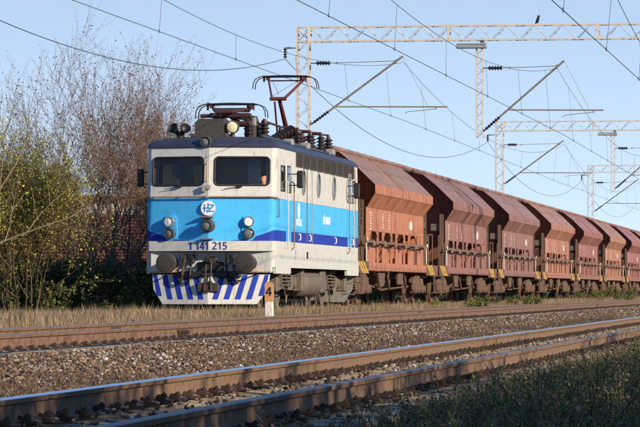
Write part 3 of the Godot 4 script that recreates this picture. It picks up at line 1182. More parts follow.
	for i in 24:
		var xa := lerpf(0.72, 1.02, i / 24.0)
		var xb := lerpf(0.72, 1.02, (i + 1) / 24.0)
		var za := 6.35 + 0.03 * sin(i * 1.3)
		var zb := 6.35 + 0.03 * sin((i + 1) * 1.3)
		quad(ct, Vector3(xa, 2.95, za), Vector3(xb, 2.95, zb), Vector3(xb, 3.58, zb), Vector3(xa, 3.58, za), Vector3(0, 0, 1))
	for i in 10:
		var xa := lerpf(1.24, 1.40, i / 10.0)
		var xb := lerpf(1.24, 1.40, (i + 1) / 10.0)
		quad(ct, Vector3(xa, 2.9, 6.9 + 0.03 * sin(i * 1.6)), Vector3(xb, 2.9, 6.9 + 0.03 * sin((i + 1) * 1.6)), Vector3(xb, 3.55, 6.9 + 0.03 * sin((i + 1) * 1.6)), Vector3(xa, 3.55, 6.9 + 0.03 * sin(i * 1.6)), Vector3(0, 0, 1))
	part("curtain", ct, M.curtain, o)
	var sl := S()
	bbox(sl, Vector3(1.02, 2.62, 5.80), Vector3(0.5, 0.9, 0.12), 0.05)
	bbox(sl, Vector3(1.02, 2.28, 6.08), Vector3(0.5, 0.14, 0.5), 0.05)
	part("driver_seat", sl, M.cab_dark, o)
	# --- lamps
	var fb := Basis.IDENTITY
	for sx in [-1.0, 1.0]:
		var pt := S()
		var poly := []
		for i in 24:
			var a := TAU * i / 24
			poly.append(Vector2(cos(a) * 0.165, sin(a) * 0.165 + (0.145 if sin(a) > 0 else -0.145)))
		var base := fpt(sx * 0.92, 1.90)
		var turn := Basis(Vector3.UP, sx * 0.238)
		prism(pt, poly, -0.03, 0.035, Transform3D(turn, base))
		var cl := part("lamp_cluster", pt, M.blue_paint, o)
		for j in 2:
			var c := base + Vector3(0, 0.14 if j == 0 else -0.14, 0) + turn.z * 0.03
			var h := S()
			lathe(h, c, turn.z, [[0.125, 0.0], [0.13, 0.09], [0.118, 0.115], [0.10, 0.115], [0.098, 0.085]], 20)
			var hh := part("lamp_housing", h, M.chrome if j == 0 else M.dark_metal, cl)
			var le := S()
			lathe(le, c, turn.z, [[0.1, 0.082], [0.07, 0.10], [0.0, 0.108]], 20, true)
			part("lamp_lens", le, M.lens_white if j == 0 else M.lens_grey, cl)
	var h := S()
	lathe(h, fpt(0, 1.94, -0.03), Vector3(0, 0, 1), [[0.16, 0.0], [0.16, 0.06], [0.125, 0.10], [0.125, 0.24], [0.11, 0.26], [0.10, 0.26], [0.10, 0.22]], 20)
	for i in 6:
		var a := TAU * i / 6
		tube(h, fpt(0, 1.94, 0.12) + Vector3(cos(a), sin(a), 0) * 0.13, fpt(0, 1.94, 0.2) + Vector3(cos(a), sin(a), 0) * 0.13, 0.018, 0.018, 5)
	var ch := part("centre_lamp", h, M.dark_metal, o)
	var cle := S()
	lathe(cle, fpt(0, 1.94, -0.03), Vector3(0, 0, 1), [[0.1, 0.215], [0.06, 0.24], [0.0, 0.245]], 18, true)
	part("lamp_lens", cle, M.lens_grey, ch)
	h = S()
	lathe(h, Vector3(-0.09, 3.905, 7.12), Vector3(0, 0, 1), [[0.0, 0.0], [0.125, 0.02], [0.125, 0.42], [0.14, 0.44], [0.14, 0.52], [0.115, 0.53], [0.11, 0.46]], 20)
	bbox(h, Vector3(-0.16, 3.89, 7.25), Vector3(0.32, 0.2, 0.34), 0.03)
	var rh := part("roof_headlamp", h, M.dark_metal, o)
	var rl := S()
	lathe(rl, Vector3(-0.09, 3.905, 7.12), Vector3(0, 0, 1), [[0.115, 0.46], [0.08, 0.49], [0.0, 0.505]], 20, true)
	part("lamp_lens", rl, M.lens_grey, rh)
	# --- emblem, ledges, number
	var em := S()
	lathe(em, fpt(0, 2.35, -0.01), Vector3(0, 0, 1), [[0.0, 0.0], [0.172, 0.0], [0.172, 0.022], [0.0, 0.022]], 32)
	var emo := part("emblem", em, M.plain_white, o)
	var eb := S()
	for r in [[-0.085, 0.0, 0.03, 0.19], [0.0, 0.055, 0.03, 0.12], [-0.04, 0.0, 0.20, 0.025], [0.075, 0.075, 0.13, 0.025], [0.075, -0.075, 0.14, 0.025], [-0.02, -0.07, 0.03, 0.07]]:
		box(eb, fpt(0, 2.35, 0.0135) + Vector3(r[0], r[1], 0), Vector3(r[2], r[3], 0.006))
	box(eb, fpt(0, 2.35, 0.0135) + Vector3(0.07, 0.0, 0), Vector3(0.03, 0.19, 0.0052), Basis(Vector3.BACK, -0.75))
	part("emblem_mark", eb, M.emblem_blue, emo)
	for yy in [2.14, 1.625]:
		var ld := S()
		bbox(ld, fpt(-0.03, yy, 0.06), Vector3(0.3, 0.035, 0.14), 0.008)
		part("step_ledge", ld, M.shelf_brown, o)
	var ns := o.find_child("number_strip", false, false)
	lettering("running_number", "1 141", 0.185, M.letter_blue, ns, Transform3D(Basis(Vector3.UP, -atan(0.24)).scaled_local(Vector3(0.88, 1, 1)), Vector3(-0.225, 1.468, FZ + 0.05 - 0.24 * 0.225 + 0.004)))
	lettering("running_number", "215", 0.185, M.letter_blue, ns, Transform3D(Basis(Vector3.UP, atan(0.24)).scaled_local(Vector3(0.88, 1, 1)), Vector3(0.27, 1.468, FZ + 0.05 - 0.24 * 0.27 + 0.004)))
	# --- handrails on the nose
	for sx in [-1.0, 1.0]:
		var hr := S()
		path(hr, [fpt(sx * 0.02, 2.615, 0.07), fpt(sx * 1.42, 2.615, 0.07), Vector3(sx * 1.57, 2.60, 7.36), Vector3(sx * 1.60, 2.55, 7.25), Vector3(sx * 1.60, 2.15, 7.25)], 0.018, 6)
		for u in [0.1, 0.75, 1.35]:
			tube(hr, fpt(sx * u, 2.615, 0.07), fpt(sx * u, 2.60, -0.01), 0.014, 0.014, 5)
		tube(hr, Vector3(sx * 1.60, 2.16, 7.25), Vector3(sx * 1.52, 2.16, 7.25), 0.014, 0.014, 5)
		part("handrail", hr, M.rail_brown, o)
		# wiper
		var wp := S()
		var b := fpt(sx * 0.72, 2.86, 0.05)
		bbox(wp, b, Vector3(0.11, 0.05, 0.07), 0.01)
		tube(wp, b + Vector3(0, 0, 0.03), fpt(sx * 0.72 - 0.36, 2.80, 0.07), 0.01, 0.008, 5)
		tube(wp, b + Vector3(0, 0, 0.03), fpt(sx * 0.72 + 0.40, 3.07, 0.05), 0.008, 0.008, 5)
		part("wiper", wp, M.black, o)
	var rod := S()
	path(rod, [fpt(-0.03, 3.42, 0.07), fpt(-0.03, 2.98, 0.07)], 0.016, 6)
	tube(rod, fpt(-0.03, 3.40, 0.07), fpt(-0.03, 3.40, -0.01), 0.012, 0.012, 5)
	tube(rod, fpt(-0.03, 3.00, 0.07), fpt(-0.03, 3.00, -0.01), 0.012, 0.012, 5)
	part("grab_bar", rod, M.yellow_rod, o)
	var sok := S()
	bbox(sok, fpt(-0.11, 2.80, 0.05), Vector3(0.10, 0.15, 0.10), 0.015)
	lathe(sok, fpt(0.0, 2.84, 0.0), Vector3(0, 0, 1), [[0.06, 0.0], [0.06, 0.08], [0.0, 0.09]], 12)
	part("jumper_socket", sok, M.steel_grey, o)
	# --- buffers, coupling, plough
	for s in [1.0, -1.0]:
		for sx in [-1.0, 1.0]:
			var bf := S()
			lathe(bf, Vector3(sx * 0.93, 1.07, s * 7.42), Vector3(0, 0, s), [[0.17, 0.0], [0.17, 0.05], [0.125, 0.06], [0.125, 0.38], [0.10, 0.38], [0.10, 0.62], [0.22, 0.64], [0.245, 0.66], [0.245, 0.70], [0.20, 0.715], [0.0, 0.735]], 28)
			part("buffer", bf, M.buffer_steel, o)
			var yr := S()
			path(yr, [Vector3(sx * 1.22, 0.87, s * 7.95), Vector3(sx * 0.82, 0.87, s * 7.95), Vector3(sx * 0.80, 0.87, s * 7.4)], 0.018, 6)
			tube(yr, Vector3(sx * 1.22, 0.87, s * 7.95), Vector3(sx * 1.24, 0.87, s * 7.4), 0.018, 0.018, 6)
			part("shunter_handle", yr, M.yellow_rod, o)
			for hx in [0.42, 0.60]:
				var ho := S()
				bbox(ho, Vector3(sx * hx, 1.17, s * 7.50), Vector3(0.10, 0.22, 0.20), 0.02)
				tube(ho, Vector3(sx * hx, 1.22, s * 7.46), Vector3(sx * hx, 1.22, s * 7.64), 0.05, 0.05, 8)
				path(ho, [Vector3(sx * hx, 1.12, s * 7.60), Vector3(sx * hx, 1.0, s * 7.74), Vector3(sx * (hx + 0.02), 0.78, s * 7.78), Vector3(sx * (hx + 0.07), 0.60, s * 7.70), Vector3(sx * (hx + 0.09), 0.66, s * 7.56)], 0.032, 7)
				part("brake_hose", ho, M.black if hx < 0.5 else M.coupling, o)
		var cp := S()
		prism(cp, [Vector2(0, 1.14), Vector2(0.34, 1.16), Vector2(0.42, 1.26), Vector2(0.38, 1.30), Vector2(0.3, 1.22), Vector2(0.2, 1.24), Vector2(0, 1.22)], -0.04, 0.04, Transform3D(Basis(Vector3(0, 0, s), Vector3.UP, Vector3(-s, 0, 0)), Vector3(0, -0.08, s * 7.42)))
		bbox(cp, Vector3(0, 1.09, s * 7.45), Vector3(0.28, 0.26, 0.06), 0.02)
		for sx in [-1.0, 1.0]:
			path(cp, [Vector3(sx * 0.06, 1.10, s * 7.66), Vector3(sx * 0.06, 0.80, s * 7.80), Vector3(sx * 0.05, 0.62, s * 7.84)], 0.022, 6)
		tube(cp, Vector3(-0.12, 0.80, s * 7.80), Vector3(0.12, 0.80, s * 7.80), 0.03, 0.03, 8)
		tube(cp, Vector3(-0.10, 0.62, s * 7.84), Vector3(0.10, 0.62, s * 7.84), 0.035, 0.035, 8)
		path(cp, [Vector3(-0.07, 0.62, s * 7.84), Vector3(-0.08, 0.42, s * 7.88), Vector3(0.08, 0.42, s * 7.88), Vector3(0.07, 0.62, s * 7.84)], 0.024, 6)
		bbox(cp, Vector3(0, 0.50, s * 7.78), Vector3(0.5, 0.22, 0.12), 0.02)
		part("coupling", cp, M.coupling, o)
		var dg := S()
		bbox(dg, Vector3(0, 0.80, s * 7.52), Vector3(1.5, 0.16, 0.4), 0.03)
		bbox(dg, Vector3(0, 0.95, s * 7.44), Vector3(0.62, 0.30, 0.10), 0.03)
		part("draw_gear_shade", dg, M.black, o)  # black boxes: shadow of the coupling painted in, plus the mechanism behind it
		# snow plough: two swept panels
		var plow := S()
		var pz := func(u: float, y: float) -> float: return s * (7.86 - 0.34 * u / 1.3 - 0.18 * (y - 0.11))
		for sx in [-1.0, 1.0]:
			var q := [[0.0, 0.11], [1.12, 0.11], [1.36, 0.46], [1.40, 0.80], [0.0, 0.80]]
			var fr := []
			for w in q:
				fr.append(Vector3(sx * w[0], w[1], pz.call(w[0], w[1])))
			for i in range(1, 4):
				tri(plow, fr[0], fr[i], fr[i + 1], Vector3(0, 0, s))
				var bk := Vector3(0, 0, -s * 0.025)
				tri(plow, fr[0] + bk, fr[i] + bk, fr[i + 1] + bk, Vector3(0, 0, -s))
			for i in 4:
				var bk := Vector3(0, 0, -s * 0.025)
				quad(plow, fr[i], fr[i + 1], fr[i + 1] + bk, fr[i] + bk, Vector3(sx, -1, 0) if i < 2 else Vector3(sx, 1, 0))
		var po := part("snow_plough", plow, M.white_paint, o)
		for sx in [-1.0, 1.0]:
			for i in 5:
				var u0 := 0.10 + i * 0.255
				var u1 := u0 + 0.13
				var lean := 0.16
				var ya := 0.22
				var yb := 0.795
				if i == 4:
					ya = 0.30
				var la := lean * (ya - 0.22) / 0.575
				var sp := S()
				var lim := 1.37
				var c := [[u0 + la, ya], [u1 + la, ya], [minf(u1 + lean, lim), yb], [minf(u0 + lean, lim), yb]]
				var fr := []
				for w in c:
					fr.append(Vector3(sx * w[0], w[1], pz.call(w[0], w[1]) + s * 0.004))
				quad(sp, fr[0], fr[1], fr[2], fr[3], Vector3(0, 0, s))
				part("warning_stripe", sp, M.indigo_paint, po)
	# --- side details (both sides)
	for sx in [1.0, -1.0]:
		var X: float = sx * LW
		for i in 9:
			var zc := 3.75 - i * 1.19
			var gf := S()
			var w := 1.0
			for e in [[0.0, 0.155, w, 0.03], [0.0, -0.155, w, 0.03], [w / 2 - 0.015, 0.0, 0.03, 0.28], [-w / 2 + 0.015, 0.0, 0.03, 0.28]]:
				box(gf, Vector3(X + sx * 0.012, 3.60 + e[1], zc + e[0]), Vector3(0.03, e[3], e[2]))
			box(gf, Vector3(X + sx * 0.001, 3.60, zc), Vector3(0.008, 0.28, w - 0.06))
			var go := part("air_grille", gf, M.grille, o)
			var sl2 := S()
			for j in 7:
				box(sl2, Vector3(X + sx * 0.012, 3.485 + j * 0.038, zc), Vector3(0.024, 0.012, w - 0.07), Basis(Vector3.BACK, -sx * 0.5))
			stuff(part("louvre", sl2, M.grille, go))
		for zc in [3.0, 0.4, -2.4, -5.1]:
			var pr := S()
			lathe(pr, Vector3(X, 3.09, zc), Vector3(sx, 0, 0), [[0.325, 0.0], [0.325, 0.02], [0.29, 0.03], [0.27, 0.025], [0.27, 0.006]], 28)
			var po := part("porthole", pr, M.steel_grey, o)
			var pd := S()
			lathe(pd, Vector3(X, 3.09, zc), Vector3(sx, 0, 0), [[0.27, 0.006], [0.0, 0.0065]], 28)
			part("pane", pd, M.dark_glass, po)
		for s in [1.0, -1.0]:
			# cab door with its window and the window of the cab side
			var zc: float = s * 5.45
			var d := S()
			bbox(d, Vector3(X, 2.55, zc), Vector3(0.024, 2.0, 0.74), 0.006)
			var dd := part("cab_door_frame", d, M.white_paint, o)
			d = S()
			bbox(d, Vector3(X + sx * 0.003, 2.09, zc), Vector3(0.0242, 0.99, 0.742), 0.006)
			part("cab_door_panel", d, M.blue_paint, dd)
			d = S()
			bbox(d, Vector3(X + sx * 0.008, 3.08, zc), Vector3(0.022, 0.66, 0.56), 0.008)
			var wf := part("door_window", d, M.rubber, dd)
			d = S()
			box(d, Vector3(X + sx * 0.0155, 3.08, zc), Vector3(0.012, 0.58, 0.48))
			part("pane", d, M.dark_glass, wf)
			d = S()
			for e in [[0.29, 0.0, 0.04, 0.62], [-0.29, 0.0, 0.04, 0.62], [0.0, 0.29, 0.538, 0.04], [0.0, -0.29, 0.538, 0.04]]:
				bbox(d, Vector3(X + sx * 0.004, 3.08 + e[1], s * 6.35 + e[0]), Vector3(0.03, e[3], e[2]), 0.006)
			var wf2 := part("side_window", d, M.rubber, o)
			d = S()
			quad(d, Vector3(X, 2.80, s * 6.08), Vector3(X, 2.80, s * 6.62), Vector3(X, 3.36, s * 6.62), Vector3(X, 3.36, s * 6.08), Vector3(sx, 0, 0))
			part("pane", d, M.glass, wf2)
			for q in [-0.48, 0.48]:
				d = S()
				path(d, [Vector3(X, 3.05, zc + q), Vector3(X + sx * 0.07, 3.0, zc + q), Vector3(X + sx * 0.07, 1.45, zc + q), Vector3(X, 1.40, zc + q)], 0.015, 6)
				part("door_handrail", d, M.rail_brown if q * s < 0 else M.steel_white, o)
			# mirror
			d = S()
			var mz: float = s * 6.85 if sx < 0 else s * 5.15
			bbox(d, Vector3(X + sx * 0.24, 3.09, mz), Vector3(0.16, 0.42, 0.10), 0.03)
			tube(d, Vector3(X, 3.22, mz - s * 0.08), Vector3(X + sx * 0.22, 3.22, mz), 0.014, 0.014, 5)
			tube(d, Vector3(X, 2.95, mz - s * 0.08), Vector3(X + sx * 0.22, 2.95, mz), 0.014, 0.014, 5)
			part("mirror", d, M.black, o)
		# rain pipe, panel joints, handles and plates on the flank
		d_strip(o, X, sx, 2.42, 1.62, 3.55, 0.035, M.shelf_brown, "rain_pipe")
		d_strip(o, X, sx, -6.55, 1.62, 3.7, 0.03, M.rail_brown, "rain_pipe")
		d_strip(o, X, sx, 1.55, 1.60, 3.40, 0.012, M.steel_grey, "panel_joint")
		for zz in [3.75, 2.0, -2.6, -5.9]:
			var hb := S()
			path(hb, [Vector3(X, 1.80, zz), Vector3(X + sx * 0.04, 1.79, zz), Vector3(X + sx * 0.04, 1.66, zz), Vector3(X, 1.65, zz)], 0.018, 5)
			part("flank_handle", hb, M.plain_white, o)
		var vt := S()
		bbox(vt, Vector3(X + sx * 0.005, 1.30, 2.35), Vector3(0.02, 0.17, 0.22), 0.006)
		part("flank_vent", vt, M.black, o)
		var tb := Basis(Vector3.UP, sx * PI / 2)
		lettering("flank_lettering", "HŽ CARGO", 0.20, M.plain_white, o, Transform3D(tb, Vector3(X + sx * 0.003, 2.21, -1.1)), "Droid Sans", 700)
		lettering("flank_lettering", "1141 215", 0.17, M.plain_white, o, Transform3D(tb, Vector3(X + sx * 0.003, 2.08, 3.75)), "Droid Sans", 700)
		var fe := S()
		lathe(fe, Vector3(X - sx * 0.005, 2.36, 3.75), Vector3(sx, 0, 0), [[0.20, 0.0], [0.20, 0.009], [0.0, 0.009]], 24)
		part("emblem", fe, M.plain_white, o)
		for i in 9:
			var dm := S()
			box(dm, Vector3(X + sx * 0.001, 1.38 - 0.045 * (i % 5), 4.35 - 0.14 * int(i / 5.0) - 6.2 * (1.0 if i > 6 else 0.0)), Vector3(0.005, 0.018, 0.10))
			part("stencil_mark", dm, M.letter_blue, o)
	loco_roof(o)
	loco_bogies(o)
	make_driver(o.position)

func d_strip(o: Node, X: float, sx: float, z: float, y0: float, y1: float, w: float, m: Material, called: String) -> void:
	var st := S()
	bbox(st, Vector3(X + sx * 0.006, (y0 + y1) / 2, z), Vector3(0.03, y1 - y0, w), 0.005)
	part(called, st, m, o)

func loco_roof(o: Node3D) -> void:
	# horns, front housing, big lamp
	var hn := S()
	for a in [-1.0, 1.0]:
		lathe(hn, Vector3(-0.85 + a * 0.05, 4.14, 6.75), Vector3(a * 0.45, 0.55, 0.7), [[0.0, -0.05], [0.05, -0.05], [0.06, 0.08], [0.13, 0.22], [0.135, 0.24], [0.10, 0.20], [0.0, 0.08]], 14)
	tube(hn, Vector3(-0.85, 3.98, 6.75), Vector3(-0.85, 4.18, 6.75), 0.06, 0.05, 8)
	part("horn", hn, M.black, o)
	var bx := S()
	prism(bx, [Vector2(-0.55, 4.14), Vector2(0.14, 4.14), Vector2(0.14, 4.50), Vector2(-0.46, 4.50), Vector2(-0.55, 4.40)], 5.75, 6.45, Transform3D.IDENTITY)
	bbox(bx, Vector3(-0.2, 4.10, 6.1), Vector3(0.9, 0.10, 0.9), 0.02)
	part("roof_housing", bx, M.dark_metal, o)
	var bl := S()
	lathe(bl, Vector3(0.30, 4.31, 5.95), Vector3(0.10, 0, 1), [[0.0, 0.0], [0.10, 0.02], [0.15, 0.22], [0.155, 0.42], [0.14, 0.43], [0.13, 0.40]], 18)
	tube(bl, Vector3(0.30, 4.05, 6.1), Vector3(0.30, 4.2, 6.1), 0.05, 0.05, 8)
	var blo := part("roof_spotlight", bl, M.dark_metal, o)
	var le := S()
	lathe(le, Vector3(0.30, 4.31, 5.95), Vector3(0.10, 0, 1), [[0.132, 0.40], [0.08, 0.425], [0.0, 0.43]], 18, true)
	part("lamp_lens", le, M.lens_cream, blo)
	# roof boxes, hatches and walkway
	var wk := S()
	bbox(wk, Vector3(0, 4.13, 0.6), Vector3(1.1, 0.10, 5.0), 0.02)
	bbox(wk, Vector3(0.55, 4.2, 5.0), Vector3(0.25, 0.42, 0.3), 0.02)
	part("roof_hatch", wk, M.roof_top, o)
	var tk := S()
	bbox(tk, Vector3(0.62, 4.32, 4.9), Vector3(0.10, 0.55, 0.12), 0.02)
	part("cable_duct", tk, M.steel_grey, o)
	for sx in [-1.0, 1.0]:
		var rl := S()
		box(rl, Vector3(sx * 1.02, 4.10, 0), Vector3(0.05, 0.05, 12.5))
		part("roof_rail", rl, M.roof_edge, o)
	# insulators with bus bars
	var spots := [[0.75, 4.1, 4.0], [0.55, 3.1, 0.0], [0.45, -0.4, 0.0], [0.75, -1.4, 0.0], [0.45, -2.2, 0.0], [0.85, -2.9, 0.0], [0.55, -3.5, 0.0], [0.95, -4.2, 0.0], [0.6, -4.9, 0.0], [0.95, -5.6, 0.0]]
	for p in spots:
		var s := S()
		ribbed(s, Vector3(p[0], 4.06, p[1]), Vector3(p[0], 4.50, p[1]), 0.07, 0.13, 5)
		part("roof_insulator", s, M.insulator, o)
		var cp := S()
		tube(cp, Vector3(p[0], 4.50, p[1]), Vector3(p[0], 4.60, p[1]), 0.06, 0.04, 8)
		part("insulator_cap", cp, M.dark_red, o)
	var bb := S()
	path(bb, [Vector3(0.55, 4.60, 3.1), Vector3(0.5, 4.60, 1.0), Vector3(0.45, 4.60, -0.4), Vector3(0.75, 4.60, -1.4), Vector3(0.45, 4.60, -2.2), Vector3(0.85, 4.60, -2.9), Vector3(0.55, 4.60, -3.5), Vector3(0.95, 4.60, -4.2), Vector3(0.6, 4.60, -4.9), Vector3(0.95, 4.60, -5.6)], 0.028, 6)
	part("bus_bar", bb, M.dark_red, o)
	# slanted breaker insulator
	var br := S()
	ribbed(br, Vector3(0.28, 4.16, 0.3), Vector3(0.78, 4.52, -0.4), 0.09, 0.16, 7)
	part("circuit_breaker", br, M.insulator, o)
	var tb := S()
	ribbed(tb, Vector3(0.42, 4.05, 3.9), Vector3(0.42, 4.55, 3.9), 0.16, 0.22, 4)
	lathe(tb, Vector3(0.42, 4.55, 3.9), Vector3.UP, [[0.16, 0.0], [0.12, 0.12], [0.0, 0.14]], 12)
	part("surge_arrester", tb, M.dark_metal, o)
	for p in [[1.05, -5.3], [0.9, -6.3], [1.0, -1.0], [0.95, 1.5]]:
		var sb := S()
		bbox(sb, Vector3(p[0], 4.13, p[1]), Vector3(0.22, 0.16, 0.4), 0.02)
		part("roof_box", sb, M.steel_grey, o)
	pantograph(o, 4.45, false)
	pantograph(o, -4.25, true)

func pantograph(o: Node3D, zc: float, up: bool) -> void:
	var rm: Material = M.red_metal if up else M.dark_red
	var p := Node3D.new()
	p.name = "pantograph"
	o.add_child(p, true)
	p.position = Vector3(0, 0, zc)
	var ft := S()
	for sx in [-1.0, 1.0]:
		for sz in [-1.0, 1.0]:
			ribbed(ft, Vector3(sx * 0.55, 4.05, sz * 0.75), Vector3(sx * 0.55, 4.42, sz * 0.75), 0.06, 0.11, 4)
	part("support_insulator", ft, M.insulator, p)
	var fr := S()
	for sx in [-1.0, 1.0]:
		bbox(fr, Vector3(sx * 0.55, 4.46, 0), Vector3(0.07, 0.08, 1.7), 0.01)
	for sz in [-0.8, 0.0, 0.8]:
		bbox(fr, Vector3(0, 4.46, sz), Vector3(1.1, 0.07, 0.07), 0.01)
	part("base_frame", fr, rm, p)
	var hy := 6.10 if up else 4.93
	var knee := Vector3(0, 5.45, 1.35) if up else Vector3(0, 4.70, 1.1)
	var piv := Vector3(0, 4.52, -0.1) if up else Vector3(0, 4.56, -0.5)
	var la := S()
	tube(la, piv + Vector3(0.05, 0, 0), knee + Vector3(0.03, 0, 0), 0.075, 0.05, 8)
	tube(la, piv + Vector3(-0.22, -0.02, 0.1), knee + Vector3(-0.09, -0.08, 0), 0.025, 0.025, 6)
	tube(la, knee - Vector3(0.22, 0, 0), knee + Vector3(0.22, 0, 0), 0.05, 0.05, 8)
	part("lower_arm", la, rm, p)
	var ua := S()
	for sx in [-1.0, 1.0]:
		tube(ua, knee + Vector3(sx * 0.16, 0, 0), Vector3(sx * 0.46, hy - 0.10, 0), 0.03 if sx < 0 else 0.042, 0.026 if sx < 0 else 0.035, 7)
	tube(ua, Vector3(-0.46, hy - 0.10, 0), Vector3(0.46, hy - 0.10, 0), 0.02, 0.02, 6)
	part("upper_arm", ua, rm, p)
	if up:
		var st := S()
		tube(st, knee + Vector3(0.02, 0.1, 0), Vector3(-0.35, hy - 0.12, 0), 0.006, 0.006, 4)
		tube(st, knee + Vector3(-0.18, 0.05, 0), Vector3(0.3, hy - 0.12, 0), 0.006, 0.006, 4)
		part("stay", st, M.dark_metal, p)
	else:
		var sp := S()
		for sx in [-1.0, 1.0]:
			tube(sp, Vector3(sx * 0.3, 4.60, -0.7), Vector3(sx * 0.3, 4.60, 0.7), 0.06, 0.06, 8)
		bbox(sp, Vector3(0, 4.66, 0.2), Vector3(1.0, 0.12, 0.3), 0.03)
		bbox(sp, Vector3(0, 4.80, 0.0), Vector3(0.9, 0.10, 0.2), 0.03)
		part("spring_gear", sp, M.dark_metal, p)
		sp = S()
		bbox(sp, Vector3(0, 4.62, 0.82), Vector3(1.25, 0.09, 0.10), 0.02)
		part("cross_bar", sp, rm, p)
	for sz in [-0.2, 0.2]:
		var hd := S()
		path(hd, [Vector3(-0.86, hy - 0.32, sz), Vector3(-0.845, hy - 0.17, sz), Vector3(-0.78, hy - 0.06, sz), Vector3(-0.66, hy - 0.005, sz), Vector3(-0.5, hy + 0.015, sz), Vector3(0, hy + 0.03, sz), Vector3(0.5, hy + 0.015, sz), Vector3(0.66, hy - 0.005, sz), Vector3(0.78, hy - 0.06, sz), Vector3(0.845, hy - 0.17, sz), Vector3(0.86, hy - 0.32, sz)], 0.014, 6)
		bbox(hd, Vector3(0, hy + 0.01, sz), Vector3(1.2, 0.035, 0.06), 0.01)
		part("collector_strip", hd, M.black, p)
	var br := S()
	for sx in [-1.0, 1.0]:
		box(br, Vector3(sx * 0.48, hy - 0.05, 0), Vector3(0.05, 0.07, 0.44))
		tube(br, Vector3(sx * 0.56, hy - 0.14, 0.15), Vector3(sx * 0.56, hy, 0.15), 0.03, 0.03, 6)
		tube(br, Vector3(sx * 0.42, hy - 0.14, 0.15), Vector3(sx * 0.42, hy, 0.15), 0.03, 0.03, 6)
	part("head_bracket", br, rm, p)

func wheel(st: SurfaceTool, c: Vector3, sx: float, r: float) -> void:
	lathe(st, c, Vector3(sx, 0, 0), [[0.0, -0.075], [r + 0.028, -0.075], [r + 0.028, -0.05], [r, -0.04], [r - 0.005, 0.06], [r - 0.06, 0.065], [r - 0.08, 0.03], [0.18, 0.015], [0.14, 0.06], [0.0, 0.06]], 28)

func spring(st: SurfaceTool, a: Vector3, h: float, r: float, turns: int) -> void:
	var n := turns * 8
	for i in n:
		var t0 := TAU * i / 8.0
		var t1 := TAU * (i + 1) / 8.0
		tube(st, a + Vector3(cos(t0) * r, h * i / n, sin(t0) * r), a + Vector3(cos(t1) * r, h * (i + 1) / n, sin(t1) * r), 0.02, 0.02, 5, false)

